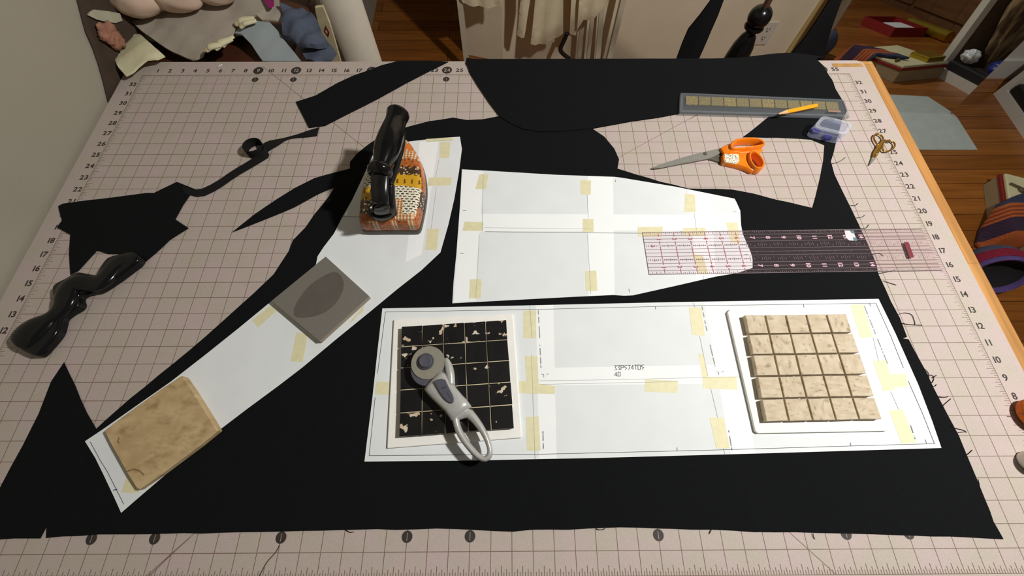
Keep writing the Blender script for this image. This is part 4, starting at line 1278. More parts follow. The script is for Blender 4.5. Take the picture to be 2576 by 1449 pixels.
def blob(c, r, amp=0.12, s=0.0, nu=36, nv=20, mi=0, g=None, freq=3.0):
    """a soft rumpled lump"""
    g = g or G()
    rings = []
    for j in range(nv + 1):
        ph = -math.pi / 2 + math.pi * j / nv
        ring = []
        for i in range(nu):
            th = 2 * math.pi * i / nu
            d = Vector((math.cos(ph) * math.cos(th), math.cos(ph) * math.sin(th), math.sin(ph)))
            k = 1 + amp * (math.sin(d.x * freq * 2.1 + s) * math.cos(d.y * freq * 1.7 + 2 * s) + 0.6 * math.sin(d.z * freq * 3 + d.x * freq * 2.5 + s * 3) + 0.4 * math.sin((d.x - d.y) * freq * 4.2 + s))
            ring.append(Vector(c) + Vector((d.x * r[0], d.y * r[1], d.z * r[2])) * k)
        rings.append(ring)
    g.loft(rings, mi=mi)
    return g
def drape(name, px, z, thick, m, label, cat, folds=0.006, s=0.0, droop=0.0, cell=0.015, group=None, freq=1.0, y0=0.0, k=0.0):
    ol = [atp(a, b_, (0, y0, z), Vector((0, -k, 1))).to_2d() for a, b_ in px] if k else A2(px, z)
    c_ = sum(ol, Vector((0, 0))) / len(ol)
    R_ = max((p - c_).length for p in ol)
    def zf(x, y):
        d = ((x - c_.x) ** 2 + (y - c_.y) ** 2) / R_ ** 2
        return z + k * (y - y0) + folds * hnoise(x * freq, y * freq, s) - droop * d
    o = sheet(ol, thick, zf, cell).build(name, m, None, autosmooth=60)
    return tag(o, label, cat, group)

M_chest = mat('chest_brown_leather', lin((74, 40, 26)), 0.4, var=0.25, scale=14, bump=0.2, bscale=180)
t = thing('storage_chest', 'dark reddish-brown chest behind the far left table corner, under the cloth heap', 'chest', (0.18, 1.12, FL))
G().bb((-0.044, 0.895, FL), (0.272, 1.36, -0.045)).build('chest_body', M_chest, t, bevel=0.006)
G().bb((-0.046, 0.890, -0.044), (0.276, 1.365, -0.018)).build('lid', M_chest, t, bevel=0.008)

M_wshade = mat('wall_shade_brown', lin((62, 48, 36)), 0.9, var=0.2, scale=30, bump=0.3, bscale=200)  # shade on the left wall, put in as a thin dark brown sheet
def atx(px, py, x):
    d = ray(px, py)
    return CAM + d * ((x - CAM.x) / d.x)
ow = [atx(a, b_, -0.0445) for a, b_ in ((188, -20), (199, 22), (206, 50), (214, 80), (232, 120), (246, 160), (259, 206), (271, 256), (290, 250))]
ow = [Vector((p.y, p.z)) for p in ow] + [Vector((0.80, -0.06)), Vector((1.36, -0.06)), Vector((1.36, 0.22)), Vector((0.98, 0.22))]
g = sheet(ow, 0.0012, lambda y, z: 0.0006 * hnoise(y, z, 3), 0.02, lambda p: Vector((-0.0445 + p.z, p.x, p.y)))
tag(g.build('wall_shade', M_wshade, None), 'thin dark brown sheet standing in for shade on the left wall behind the heap', 'fabric')
M_gwhite = mat('greyish_white_cloth', lin((162, 152, 138)), 0.9, var=0.05, scale=30, bump=0.2, bscale=900)
M_cream = mat('cream_cloth', lin((206, 200, 164)), 0.9, var=0.06, scale=30, bump=0.2, bscale=900)
M_pink = mat('pale_pink_cloth', lin((200, 174, 154)), 0.9, var=0.05, scale=40, bump=0.2, bscale=700)
M_bgrey = stripes('blue_grey_rib', [lin((134, 142, 146)), lin((150, 158, 160))], (0, 0, 0.5), 90, sharp=False)
M_denim = mat('denim_blue', lin((70, 78, 94)), 0.9, var=0.15, scale=60, bump=0.3, bscale=900)
M_mag = mat('magenta_ribbon', lin((140, 16, 92)), 0.5, var=0.1)
M_lace = mat('dusty_pink_lace', lin((150, 104, 84)), 0.9, var=0.25, scale=90)
M_leaf = mat('grey_green_cloth', lin((168, 164, 142)), 0.9, var=0.06)

pc = at(470, 60, 0.0)
tag(blob((pc.x + 0.01, pc.y + 0.02, -0.006), (0.15, 0.075, 0.011), 0.03, 1.0, freq=5).build('cloth_heap', M_cream, None, smooth=True), 'rumpled cream cloth heap bulging under the greyish-white sheet', 'fabric')
drape('draped_cloth', [(333, 58), (390, 36), (440, 26), (485, 14), (540, 2), (580, -8), (700, -8), (708, 20), (714, 57), (690, 58), (662, 56), (650, 46), (625, 50), (592, 60), (588, 85), (578, 109), (548, 122), (518, 131), (512, 146), (498, 153), (484, 152), (450, 137), (417, 122), (385, 100), (360, 82)],
      0.004, 0.0035, M_gwhite, 'broad greyish-white cloth draped over the heap, its point reaching the mat edge', 'fabric', 0.005, 2.0, 0.0, y0=0.885, k=0.24)
drape('cream_cloth', [(287, 110), (296, 92), (309, 83), (347, 80), (374, 106), (392, 122), (410, 136), (395, 148), (372, 155), (345, 168), (330, 178), (312, 186), (300, 172), (291, 150)], 0.018, 0.004, M_cream, 'cream cloth hanging down at the far left corner by the wall', 'fabric', 0.007, 5.0, 0.010)
for runs, lb in (((((592, 62), (640, 47), .009), ((604, 70), (645, 52), .007)), 'gathered cream cloth knot above the blue-grey ribbed cloth'), ((((518, 128), (556, 112), .008), ((540, 124), (584, 97), .009), ((560, 118), (588, 92), .006)), 'gathered cream cloth folds between the greyish-white point and the ribbed cloth')):
    g = G()
    for a, b_, r in runs:
        p, q = at(*a, 0.026), at(*b_, 0.032)
        pm = p.lerp(q, 0.4) + Vector((0, 0, .004))
        pth_ = smooth_poly([p, p.lerp(q, 0.25) + Vector((0, 0.002, .002)), pm, q], 2)
        g.tube(pth_, [r * (0.55 + 0.45 * math.sin(3.1 * (k + 0.6) / len(pth_))) for k in range(len(pth_))], 10, flat=0.6)
    tag(g.build('gathered_cloth', M_cream, None, smooth=True), lb, 'fabric', 'gathered cream cloth in the heap')
PK = [((346, 14), 0.051, 0.034, 0.030, 'pale pink padded roll on the heap, leftmost and largest of three'), ((450, 2), 0.054, 0.034, 0.028, 'pale pink padded roll on the heap, middle of three'), ((545, -6), 0.046, 0.024, 0.022, 'pale pink padded roll on the heap, rightmost and least visible of three')]
for (p, rx_, ry_, rz_, lb) in PK:
    c_ = at(*p, 0.055)
    o = blob((c_.x, c_.y + 0.006, 0.062), (rx_ * 0.95, ry_, rz_), 0.04, p[0] * 0.01, freq=2).build('padded_roll', M_pink, None, smooth=True)
    tag(o, lb, 'pad', 'pale pink padded rolls on the heap')
drape('ribbed_cloth', [(592, 86), (612, 68), (646, 57), (680, 60), (700, 80), (716, 103), (738, 130), (760, 158), (664, 158), (652, 142), (635, 116), (612, 92)], -0.008, 0.004, M_bgrey, 'pale blue-grey ribbed cloth strip hanging towards numbers 9 to 12', 'fabric', 0.003, 3.0, 0.0, y0=0.885, k=0.36)
drape('denim_bundle', [(712, 26), (735, 20), (762, 23), (785, 38), (799, 55), (806, 72), (812, 90), (818, 112), (800, 124), (778, 128), (752, 118), (736, 106), (716, 96), (722, 60)], 0.012, 0.010, M_denim, 'crumpled slate-blue denim bundle beside the white roll', 'fabric', 0.016, 2.3, 0.0, cell=0.008, freq=1.1, y0=0.92, k=0.25)
drape('denim_flap', [(788, 70), (808, 82), (830, 112), (846, 131), (836, 157), (800, 160), (770, 150), (752, 118), (770, 90)], -0.004, 0.005, M_denim, 'slate-blue denim flap fallen between bundle and table edge', 'fabric', 0.008, 8.0, 0.004)
drape('magenta_ribbon', [(655, -12), (688, -12), (690, 14), (684, 20), (677, 21), (668, 8)], 0.042, 0.0012, M_mag, 'short magenta ribbon end on the greyish-white cloth', 'ribbon', 0.001)
lf = [atx(a, b_, -0.0405) for a, b_ in ((219, 38), (226, 30), (236, 24), (270, 28), (300, 34), (307, 52), (290, 58), (262, 54), (240, 49))]
g = sheet([Vector((p.y, p.z)) for p in lf], 0.0025, lambda y, z: 0.002 * hnoise(y * 2, z * 2, 6), 0.01, lambda p: Vector((-0.0418 + p.z, p.x, p.y)))
tag(g.build('leaf_shaped_cloth', M_leaf, None, autosmooth=60), 'leaf-shaped pale grey-green cloth tip lying against the dark brown wall shade', 'fabric')
g = G()
lc = atx(278, 88, -0.034)
for k in range(11):
    blob((-0.0345, lc.y + 0.016 * math.cos(k * 2.4) * (k / 11) ** 0.5, lc.z + 0.020 * math.sin(k * 2.4) * (k / 11) ** 0.5), (0.007, 0.010, 0.010), 0.18, k, 14, 9, g=g)
tag(g.build('lace_scrap', M_lace, None, smooth=True), 'crumpled dusty pink lace between the leaf-shaped cloth and the cream cloth', 'fabric')
M_bag = mat('cream_patterned_paper', lin((196, 184, 146)), 0.6, var=0.12, scale=60)
yP = 1.035
c_ = aty(848, 150, yP)
t = thing('paper_packet', 'narrow cream paper packet with a dark red diamond beside the white roll', 'packet', (c_.x, yP, -0.017))
def vsheet(px, y, th):
    o2 = [Vector((p.x, p.z)) for p in (aty(a, b_, y) for a, b_ in px)]
    g = sheet(o2, th, lambda x, z: 0.0, 0, lambda p: Vector((p.x, y - p.z, p.y)))
    g.f = [tuple(reversed(f)) for f in g.f]
    return g
vsheet([(794, 14), (814, 12), (830, 52), (843, 95), (855, 138), (862, 165), (836, 165), (826, 118), (812, 80), (800, 45)], yP, 0.008).build('packet_body', M_bag, t)
vsheet([(819, 64), (829, 82), (826, 94), (815, 78)], yP - 0.008, 0.0006).build('diamond_mark', M_rlab, t)
vsheet([(820, 74), (824, 81), (823, 86), (818, 79)], yP - 0.0086, 0.0004).build('diamond_mark', M_bag, t)
M_roll = mat('white_roll_cloth', lin((196, 188, 172)), 0.6, var=0.04, scale=20, bump=0.1, bscale=80)
g = G()
g.lathe((0.342, 1.105, FL), [(0, 0), (0.050, 0.0), (0.051, 0.02), (0.0505, 1.05), (0.046, 1.06), (0.018, 1.06), (0.018, 1.0), (0, 1.0)], 40)
tag(g.build('fabric_roll', M_roll, None, autosmooth=40), 'thick white fabric roll standing upright beside the heap', 'fabric roll')

# ------------------------------------------------------------------ rack with muslin pieces against the back wall
M_slat = mat('rack_white_wood', lin((200, 192, 168)), 0.6, var=0.06)
M_muslin = mat('muslin', lin((224, 210, 176)), 0.9, var=0.05, scale=25, bump=0.25, bscale=500)
t = thing('drying_rack', 'pale slatted folding rack standing against the beige back wall', 'rack', (0.9, 2.05, FL))
RZ = -0.30
G().bb((0.50, 2.005, RZ - 0.012), (1.26, 2.025, RZ + 0.012)).build('rail', M_slat, t)
for a, b_, wd in (((1456, 157), (1463, 80), 0.020), ((1478, 157), (1490, 45), 0.018), ((1503, 157), (1514, 22), 0.024)):
    p, q = aty(*a, 2.045), aty(*b_, 2.045)
    p = p + (p - q) * 0.05; p.z = max(p.z, FL)
    top = p + (q - p) * ((RZ - p.z) / (q.z - p.z))
    p2 = p + (q - p) * ((FL - p.z) / (q.z - p.z))
    G().loft([[v_ + Vector((dx * wd / 2, dy, 0)) for dx, dy in ((-1, -0.008), (1, -0.008), (1, 0.008), (-1, 0.008))] for v_ in (p2, top)]).build('slat', M_slat, t)
for x in (0.515, 1.245):
    G().bb((x - 0.012, 2.0, FL), (x + 0.012, 2.03, RZ)).build('upright', M_slat, t)
M_hinge = mat('rack_black_hinge', (0.012, 0.012, 0.012), 0.4, var=0.2)
G().tube(smooth_poly([aty(x, y, 2.0) for x, y in ((1427, 82), (1420, 100), (1409, 122), (1412, 132), (1432, 148))], 1), 0.011, 8, flat=0.6, up=(0, 1, 0)).build('black_bracket', M_hinge, t, smooth=True)
def hang(px, y, label, s, m=M_muslin, name='muslin_piece', thick=0.004, amp=0.008, group='muslin pieces hanging on the rack', ztop=None):
    """cloth hanging in a near-vertical plane at depth y; the outline continues up to ztop"""
    ol = [aty(a, b_, y) for a, b_ in px]
    o2 = [Vector((p.x, p.z)) for p in ol]
    g = sheet(o2, thick, lambda x, z: amp * math.sin(x * 95 + s + 0.8 * math.sin(z * 9 + s)), 0.02, lambda p: Vector((p.x, y - p.z, p.y)))
    g.f = [tuple(reversed(f)) for f in g.f]
    o = g.build(name, m, None, autosmooth=60)
    tag(o, label, 'fabric', group)
    return o
def up(px, y, z=-0.285):
    """pixel row offset that brings a hanging outline up to the rail: returns the pixel of the same x at height z"""
    p = aty(*px, y)
    d = RM.transposed() @ (Vector((p.x, y, z)) - CAM)
    return (1288 + FPX * d.x / -d.z, 724.5 - FPX * d.y / -d.z)
def hung(low, y, label, s, **k):
    a, b_ = low[0], low[-1]
    return hang([up(a, y)] + low + [up(b_, y)], y, label, s, **k)
hung([(1309, 0), (1303, 60), (1301, 90), (1311, 93), (1319, 90), (1326, 50), (1334, 0)], 1.985, 'narrow muslin tail, leftmost of the pieces hanging on the rack', 0.4)
hung([(1346, 0), (1340, 60), (1334, 108), (1350, 112), (1368, 110), (1384, 100), (1402, 94), (1416, 80), (1417, 0)], 1.975, 'broad frayed muslin panel, longest of the pieces hanging on the rack', 1.7)
hung([(1437, 0), (1433, 84), (1449, 87), (1454, 0)], 1.985, 'smooth narrow muslin strip just right of the broad frayed panel', 2.9, amp=0.003)
hung([(1456, 0), (1451, 74), (1468, 52), (1490, 46), (1505, 36), (1522, 14), (1530, 0)], 1.97, 'rounded muslin piece, rightmost on the rack', 3.6)
hung([(1160, 0), (1166, 9), (1200, 15), (1240, 19), (1262, 12), (1264, 0)], 1.985, 'muslin piece barely dipping into view by the passage corner', 4.4)

# ------------------------------------------------------------------ garment stand with black cloth tails behind the table
M_turn = mat('black_turned_wood', (0.006, 0.0055, 0.0055), 0.22, var=0.2, scale=30, spec=0.35)
M_rod = mat('steel_rod', lin((150, 120, 100)), 0.35, metal=0.8, var=0.05)
M_linen = mat('linen_cover', lin((198, 180, 148)), 0.9, var=0.06)
yS = 1.2
bc = aty(1911, 42, yS)
t = thing('garment_stand', 'black turned wooden stand pole with a ball top and steel rod behind the table', 'stand', (bc.x, yS, FL))
def zpx(py):
    """height on the pole axis that projects to image row py"""
    lo_z, hi_z = -0.9, 0.4
    for _ in range(40):
        mid = (lo_z + hi_z) / 2
        d = RM.transposed() @ (Vector((bc.x, yS, mid)) - CAM)
        if 724.5 - FPX * d.y / -d.z > py: lo_z = mid
        else: hi_z = mid
    return (lo_z + hi_z) / 2
zb = bc.z
R0 = 0.029
prof = [(0.0, FL + 0.06), (0.040, FL + 0.06), (0.045, FL + 0.10), (0.034, FL + 0.16), (0.030, -0.40), (0.033, zpx(156)), (0.0315, zpx(140)), (0.028, zpx(115)), (0.020, zpx(92)), (0.0115, zpx(80)), (0.015, zpx(76)), (0.024, zpx(71)), (0.026, zpx(67)), (0.024, zpx(63))]
prof += [(R0 * math.cos(a), zb + R0 * math.sin(a)) for a in [math.radians(-52 + 14 * k) for k in range(10)]]
prof += [(0.008, zb + R0 * 1.0), (0, zb + R0 * 1.0)]
G().lathe((bc.x, yS, 0), prof, 32).build('turned_pole', M_turn, t, autosmooth=50)
G().lathe((bc.x, yS, zb + R0 * 0.9), [(0, 0), (0.0085, 0), (0.0085, 0.365), (0, 0.365)], 14).build('rod', M_rod, t, autosmooth=40)
for k in range(3):
    a = math.radians(90 + 120 * k)
    G().tube(smooth_poly([(bc.x + 0.02 * math.cos(a), yS + 0.02 * math.sin(a), FL + 0.10), (bc.x + 0.12 * math.cos(a), yS + 0.12 * math.sin(a), FL + 0.09), (bc.x + 0.22 * math.cos(a), yS + 0.22 * math.sin(a), FL + 0.012)], 2), 0.012, 8).build('foot', M_turn, t, smooth=True)
tb_ = zb + 0.40
G().tube([(bc.x - 0.14, 1.10, tb_), (bc.x - 0.05, 1.185, tb_ + 0.01), (bc.x + 0.05, 1.19, tb_ + 0.01), (bc.x + 0.26, 1.085, tb_)], 0.009, 10).build('cross_bar', M_turn, t, smooth=True)
M_blk3 = mat('black_hanging_cloth', (0.005, 0.005, 0.0055), 0.95, var=0.2, scale=600, spec=0.2)
hang([up((1820, 0), 1.10, tb_), up((1785, 0), 1.10, tb_), (1785, 0), (1760, 35), (1731, 73), (1716, 108), (1697, 160), (1680, 205), (1734, 205), (1754, 156), (1773, 114), (1790, 74), (1806, 38), (1820, 0)], 1.10, 'black cloth tail hanging left of the turned pole', 0.5, m=M_blk3, name='cloth_tail', amp=0.002, group='black tails hanging from the stand')
hang([up((2117, 0), 1.07, tb_), up((2083, 0), 1.07, tb_), (2083, 0), (2057, 42), (2022, 93), (1985, 137), (1968, 156), (1960, 200), (2062, 200), (2069, 156), (2076, 130), (2081, 98), (2092, 64), (2117, 0)], 1.07, 'black cloth tail hanging right of the turned pole, flaring onto the table edge', 1.5, m=M_blk3, name='cloth_tail', amp=0.002, group='black tails hanging from the stand')

# ------------------------------------------------------------------ socket on the back wall
M_plate = mat('socket_plate', lin((206, 200, 186)), 0.4, var=0.03)
M_slot = mat('socket_slot', lin((70, 64, 56)), 0.6, var=0.1)
sc_ = aty(1925, 84, 2.103)
t = thing('wall_socket', 'white double wall socket on the beige back wall behind the turned pole', 'socket', (sc_.x, 2.103, sc_.z - 0.058))
cp_o = G().bb((sc_.x - 0.036, 2.0985, sc_.z - 0.058), (sc_.x + 0.036, 2.105, sc_.z + 0.058)).build('cover_plate', M_plate, t, bevel=0.002)
for dz in (-0.021, 0.021):
    g = G()
    for dx in (-0.0065, 0.0065):
        g.bb((sc_.x + dx - 0.0014, 2.0972, sc_.z + dz - 0.001), (sc_.x + dx + 0.0014, 2.0986, sc_.z + dz + 0.009))
    g.lathe((sc_.x, 2.0986, sc_.z + dz - 0.008), [(0, 0), (0.0035, 0), (0.0035, 0.0014), (0, 0.0014)], 12, axis=(0, -1, 0))
    g.build('outlet', M_slot, cp_o)

# ------------------------------------------------------------------ leaning mirror and what stands on the floor to the right
m, N, L, b = new_mat('mirror_silver')
n1 = N.new('ShaderNodeTexNoise'); n1.inputs['Scale'].default_value = 3
c1 = ramp(N, [(0.3, (0.86, 0.87, 0.86)), (0.7, (0.90, 0.91, 0.90))])
L.new(n1.outputs['Fac'], c1.inputs['Fac']); L.new(c1.outputs['Color'], b.inputs['Base Color'])
b.inputs['Metallic'].default_value = 1.0
b.inputs['Roughness'].default_value = 0.015
M_mirror = m
YAW, LEAN = math.radians(3), math.radians(10.0)
MB = Vector((2.942, 1.709, FL + 0.001))
hh = Vector((-math.sin(YAW), -math.cos(YAW), 0))
mn = hh * math.cos(LEAN) + Vector((0, 0, math.sin(LEAN)))
mu = Vector((0, 0, math.cos(LEAN))) - hh * math.sin(LEAN)
ml_ = Vector((-math.cos(YAW), math.sin(YAW), 0))
ML = (atp(2085, 95, MB, mn) - MB).dot(ml_)
MH = 1.02
t = thing('leaning_mirror', 'frameless mirror leaning on the white wall, standing on the pale floor cloth', 'mirror', MB)
cr4 = [MB, MB + ml_ * ML, MB + ml_ * ML + mu * MH, MB + mu * MH]
g = G()
bk = [p - mn * 0.005 for p in cr4]
g.add(cr4, [(3, 2, 1, 0)] if (cr4[1] - cr4[0]).cross(cr4[2] - cr4[0]).dot(mn) < 0 else [(0, 1, 2, 3)])
g.build('mirror_glass', M_mirror, t)
g = G()
f_ = [p - mn * 0.0004 for p in cr4]
g.add(f_ + bk, [(0, 1, 2, 3), (7, 6, 5, 4), (0, 4, 5, 1), (1, 5, 6, 2), (2, 6, 7, 3), (3, 7, 4, 0)])
g.build('backing', mat('mirror_back_grey', lin((110, 104, 96)), 0.6), t)
def mirror_hit(px, py, z):
    h = atp(px, py, MB, mn)
    d = ray(px, py); d2 = d - 2 * d.dot(mn) * mn
    return h + d2 * ((z - h.z) / d2.z)

M_fcloth = mat('pale_blue_grey_cloth', lin((176, 184, 178)), 0.9, var=0.06, scale=18, bump=0.3, bscale=500)
o = sheet([Vector(p) for p in ((2.66, 1.482), (2.974, 1.480), (2.970, 1.69), (2.960, 1.712), (2.66, 1.74))], 0.004, lambda x, y: FL + 0.0006, 0.03).build('floor_cloth', M_fcloth, None)
tag(o, 'pale blue-grey cloth on the floor under the mirror edge', 'cloth')

M_tan = mat('tan_card', lin((150, 132, 100)), 0.8, var=0.08, scale=20)
M_redt = mat('red_trim', lin((128, 22, 20)), 0.6, var=0.1)
M_creamp = mat('cream_vinyl', lin((206, 200, 160)), 0.5, var=0.04, scale=20)
M_clasp = mat('metal_clasp', lin((130, 120, 96)), 0.35, metal=0.7, var=0.1)
A_ = Vector((2.787, 0.965)); B_ = Vector((2.905, 1.275))
ds = (B_ - A_).normalized(); dp = Vector((ds.y, -ds.x))
if dp.x < 0: dp = -dp
wB, lB = 0.34, (B_ - A_).length
def BX(a, b_, z): p = A_ + ds * a + dp * b_; return Vector((p.x, p.y, FL + z))
def bxp(g, a0, a1, b0, b1, z0, z1):
    return g.prism([BX(a0, b0, 0).to_2d(), BX(a0, b1, 0).to_2d(), BX(a1, b1, 0).to_2d(), BX(a1, b0, 0).to_2d()], FL + z0, FL + z1)
t = thing('trinket_box', 'tan box with a red rim and cream lid on the floor at the right', 'box', BX(lB / 2, wB / 2, 0))
bxp(G(), 0, lB, 0, wB, 0, 0.062).build('box_body', M_tan, t, bevel=0.002)
bxp(G(), -0.004, lB + 0.004, -0.004, wB + 0.004, 0.0621, 0.074).build('red_rim', M_redt, t, bevel=0.002)
ld_o = bxp(G(), 0.002, lB - 0.002, 0.004, wB - 0.002, 0.0741, 0.088).build('lid', M_creamp, t, bevel=0.004)
cp = BX(lB - 0.085, 0.055, 0.088)
g = G().lathe(cp, [(0, 0), (0.013, 0), (0.011, 0.008), (0.005, 0.012), (0.0, 0.012)], 16)
g.tube([cp + Vector((0.0, 0.005, 0.008)), cp + Vector((-0.035, 0.035, 0.006))], 0.005, 8)
g.build('clasp', M_clasp, ld_o, autosmooth=40)
M_gfoil = mat('gold_foil', lin((186, 158, 52)), 0.3, metal=0.8, var=0.15, scale=30)
g = G(); bxp(g, lB - 0.13, lB - 0.02, 0.19, 0.32, 0.0885, 0.115)
tag(g.build('foil_packet', M_gfoil, None, bevel=0.003), 'gold foil packet on the cream lid, seen in the mirror', 'packet')

M_knit = bands('striped_knit', 1, -0.115, 0.115, [(0.0, lin((150, 72, 26))), (0.16, lin((46, 26, 50))), (0.46, lin((166, 84, 34))), (0.50, lin((120, 52, 20))), (0.54, lin((170, 86, 36))), (0.58, lin((122, 54, 20))), (0.62, lin((170, 86, 36))), (0.66, lin((124, 54, 22))), (0.70, lin((168, 84, 36))), (0.76, lin((44, 52, 76)))])
ol = [at(x, y, FL + 0.09).to_2d() for x, y in ((2522, 507), (2545, 497), (2580, 486), (2605, 482), (2612, 555), (2600, 612), (2560, 612), (2520, 604), (2506, 590), (2510, 570), (2516, 545))]
def knit_z(x, y):
    q_ = (Vector((x, y)) - A_)
    ins = min(q_.dot(dp), lB - q_.dot(ds), q_.dot(ds))
    k = max(0.0, min(1.0, (ins + 0.05) / 0.035))
    return FL + 0.008 + 0.087 * k + 0.003 * hnoise(x, y, 2)
tag(sheet(ol, 0.010, knit_z, 0.012).build('knitted_blanket', M_knit, None, autosmooth=60), 'striped orange, navy and purple knitted blanket thrown over the tan box', 'blanket')

M_kblue = mat('knit_slate_blue', lin((62, 72, 96)), 0.95, var=0.2, scale=60, bump=0.6, bscale=160)
M_kred = mat('knit_crimson', lin((120, 14, 44)), 0.95, var=0.2, scale=60, bump=0.6, bscale=160)
M_kpur = mat('knit_purple', lin((86, 66, 122)), 0.95, var=0.15, scale=60, bump=0.6, bscale=160)
M_kdark = mat('knit_inside_dark', (0.010, 0.008, 0.010), 0.95, var=0.2)
hc = at(2513, 694, FL + 0.085)
ax = Vector((-0.30, -0.86, 0.32)).normalized()
t = thing('knitted_hat', 'slate-blue, crimson and purple knitted hat lying open on the floor', 'hat', (hc.x, hc.y, FL))
def hat(r0, h0, prof, name, m_):
    G().lathe(hc, prof, 36, axis=ax, cap=False).build(name, m_, t, autosmooth=60)
hat(0, 0, [(0.082, -0.018), (0.092, -0.012), (0.094, 0.0), (0.088, 0.008), (0.078, 0.004), (0.074, -0.010), (0.082, -0.018)], 'rim', M_kpur)
hat(0, 0, [(0.088, -0.052), (0.098, -0.050), (0.100, -0.030), (0.093, -0.012), (0.084, -0.014), (0.084, -0.05)], 'band', M_kred)
hat(0, 0, [(0.0, -0.125), (0.04, -0.122), (0.075, -0.100), (0.092, -0.072), (0.096, -0.050), (0.085, -0.050), (0.070, -0.085), (0.0, -0.112)], 'crown', M_kblue)
hat(0, 0, [(0.0, -0.045), (0.06, -0.042), (0.078, -0.012), (0.0775, -0.008), (0.055, -0.036), (0.0, -0.040)], 'lining', M_kdark)

# white cabinet at the far right with an open lower compartment
M_cab = mat('cabinet_white', lin((196, 190, 178)), 0.6, var=0.04, scale=10)
X0, X1, Y0, Y1, ZT2 = 3.238, 3.62, 1.06, 1.855, 0.35
t = thing('white_cabinet', 'white cabinet with an open lower compartment at the far right', 'cabinet', ((X0 + X1) / 2, (Y0 + Y1) / 2, FL))
G().bb((X0, Y0, FL), (X1, Y1, FL + 0.047)).build('plinth', M_cab, t)
G().bb((X0, Y1 - 0.03, FL + 0.0472), (X1, Y1, ZT2)).build('side_panel', M_cab, t)
G().bb((X0, Y0, FL + 0.0472), (X0 + 0.035, Y0 + 0.05, ZT2)).build('stile', M_cab, t)
G().bb((X0 + 0.0355, Y0, FL + 0.0472), (X1 - 0.016, Y0 + 0.03, ZT2)).build('inner_panel', mat('cabinet_inside', lin((86, 66, 46)), 0.8), t)
G().bb((X1 - 0.015, Y0 + 0.051, FL + 0.0472), (X1, Y1 - 0.031, ZT2)).build('back_panel', mat('cabinet_inside', lin((120, 100, 78)), 0.8), t)
G().bb((X0, Y0 + 0.051, FL + 0.92), (X1 - 0.016, Y1 - 0.031, ZT2)).build('front_panel', M_cab, t)
zc = FL + 0.0475
M_bfold = mat('black_folder', (0.012, 0.012, 0.013), 0.5, var=0.2)
tag(G().bb((3.242, 1.13, zc), (3.285, 1.815, zc + 0.045)).build('folded_mat', M_bfold, None, bevel=0.006), 'black folded mat along the bottom of the white cabinet opening', 'mat')
M_fur = spots('brown_fur', lin((92, 70, 46)), lin((150, 128, 92)), 30, 0.45, 0.6, 0.95, base2=lin((58, 42, 28)), stretch=(1, 1, 0.25))
M_rbox = mat('rusty_red_box', lin((116, 58, 40)), 0.7, var=0.1)
M_blue = mat('royal_blue_bag', lin((40, 48, 120)), 0.4, var=0.15)
M_whb = mat('white_plastic_bag', lin((200, 204, 206)), 0.3, var=0.05)
M_dkg = mat('dark_green_cloth', lin((44, 54, 48)), 0.9, var=0.3, scale=20)
g = blob((3.44, 1.50, zc + 0.31), (0.11, 0.20, 0.12), 0.10, 1.2, freq=4)
blob((3.53, 1.46, zc + 0.15), (0.045, 0.07, 0.14), 0.05, 2.2, g=g)
tag(g.build('fur_bundle', M_fur, None, smooth=True), 'shaggy brown fur bundle filling the top of the cabinet compartment', 'bundle')
tag(G().bb((3.36, 1.60, zc), (3.56, 1.78, zc + 0.09)).build('shoe_box', M_rbox, None, bevel=0.003), 'rusty red box inside the white cabinet compartment', 'box')
tag(blob((3.38, 1.33, zc + 0.055), (0.055, 0.075, 0.046), 0.10, 0.7).build('plastic_bag', M_blue, None, smooth=True), 'royal blue plastic bag inside the white cabinet compartment', 'bag')
tag(blob((3.275, 1.20, zc + 0.085), (0.034, 0.045, 0.034), 0.12, 2.7).build('plastic_bag', M_whb, None, smooth=True), 'white plastic bag beside the royal blue bag in the cabinet', 'bag')
tag(blob((3.37, 1.495, zc + 0.034), (0.05, 0.075, 0.028), 0.10, 1.9).build('folded_cloth', M_dkg, None, smooth=True), 'dark green cloth at the front of the cabinet compartment', 'fabric')

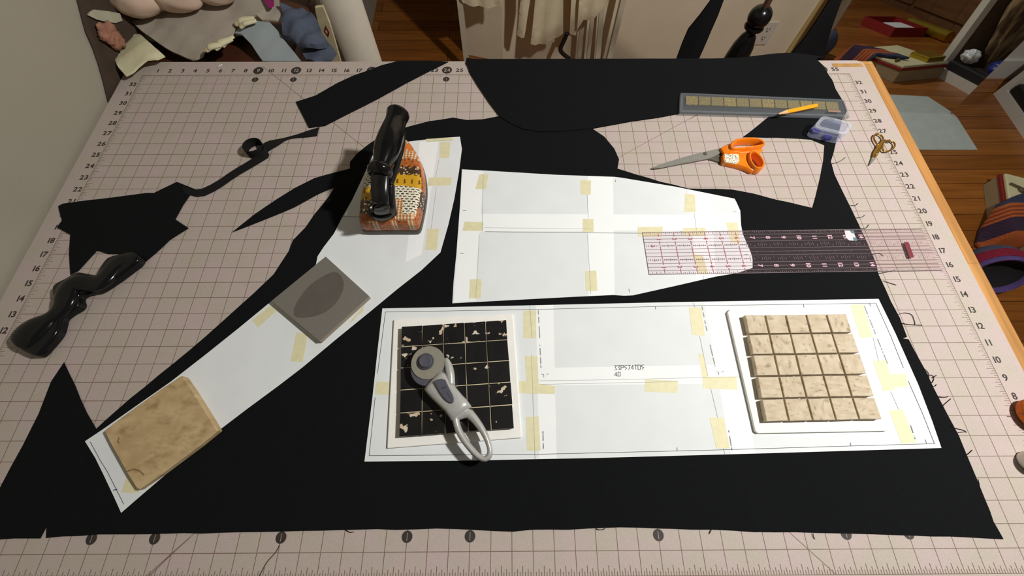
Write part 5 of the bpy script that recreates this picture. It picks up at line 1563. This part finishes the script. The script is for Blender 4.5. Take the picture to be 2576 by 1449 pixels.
M_cup = planks('dark_oak', lin((112, 78, 46)), lin((96, 64, 36)), lin((50, 32, 18)), 2.0, 0.30, 0.003, 0.5, grain=(2, 2, 14))
t = thing('wooden_cupboard', 'brown wooden cupboard beyond the white cabinet, seen only in the mirror', 'cupboard', (4.26, 0.0, FL))
G().bb((4.02, -1.6, FL), (4.50, 1.55, 1.0)).build('carcass', M_cup, t)
for k in range(3):
    G().bb((4.0, -1.57 + 1.04 * k, FL + 0.06), (4.0195, -0.57 + 1.04 * k, 0.97)).build('door', M_cup, t, bevel=0.003)
tag(blob((3.42, 1.185, zc + 0.44), (0.13, 0.060, 0.40), 0.06, 0.3, freq=4).build('hanging_coat', M_fur, None, smooth=True), 'shaggy brown coat hanging at the near side of the cabinet compartment', 'coat')
# red tray with white papers and a gold roll, further right on the floor, which only the mirror shows
zr_ = FL + 0.03
tp = [mirror_hit(x, y, zr_) for x, y in ((2170, 52), (2245, 82))]
c_ = (tp[0] + tp[1]) / 2
e1 = (tp[1] - tp[0]); e1.z = 0
e2 = Vector((-e1.y, e1.x, 0)).normalized()
if e2.x < 0: e2 = -e2
an = math.atan2(e1.y, e1.x)
tc_ = c_ + e2 * 0.13
tc_.z = FL
t = thing('red_tray', 'shallow red tray on the floor, seen only in the mirror', 'tray', tc_)
tl = e1.length
G().box((tc_.x, tc_.y, FL + 0.004), (tl, 0.26, 0.008), an).build('tray_base', M_redt, t)
for sg in (-1, 1):
    w1 = tc_ + e2 * (0.126 * sg)
    G().box((w1.x, w1.y, FL + 0.034), (tl, 0.008, 0.052), an).build('rim', M_redt, t)
    w2 = tc_ + e1.normalized() * (tl / 2 - 0.004) * sg
    G().box((w2.x, w2.y, FL + 0.034), (0.008, 0.243, 0.052), an).build('rim', M_redt, t)
pw = tc_ + e1.normalized() * 0.05
tag(G().box((pw.x, pw.y, FL + 0.03), (0.16, 0.14, 0.04), an).build('paper_stack', M_paper, None), 'white paper stack in the red tray, seen in the mirror', 'paper')
gr0 = tc_ + e2 * 0.20 - e1.normalized() * 0.10
gr1 = gr0 + e1.normalized() * 0.40
tag(G().tube([Vector((gr0.x, gr0.y, FL + 0.036)), Vector((gr1.x, gr1.y, FL + 0.036))], 0.035, 20).build('gold_roll', M_gfoil, None, autosmooth=40), 'gold foil roll beyond the red tray, seen in the mirror', 'roll')
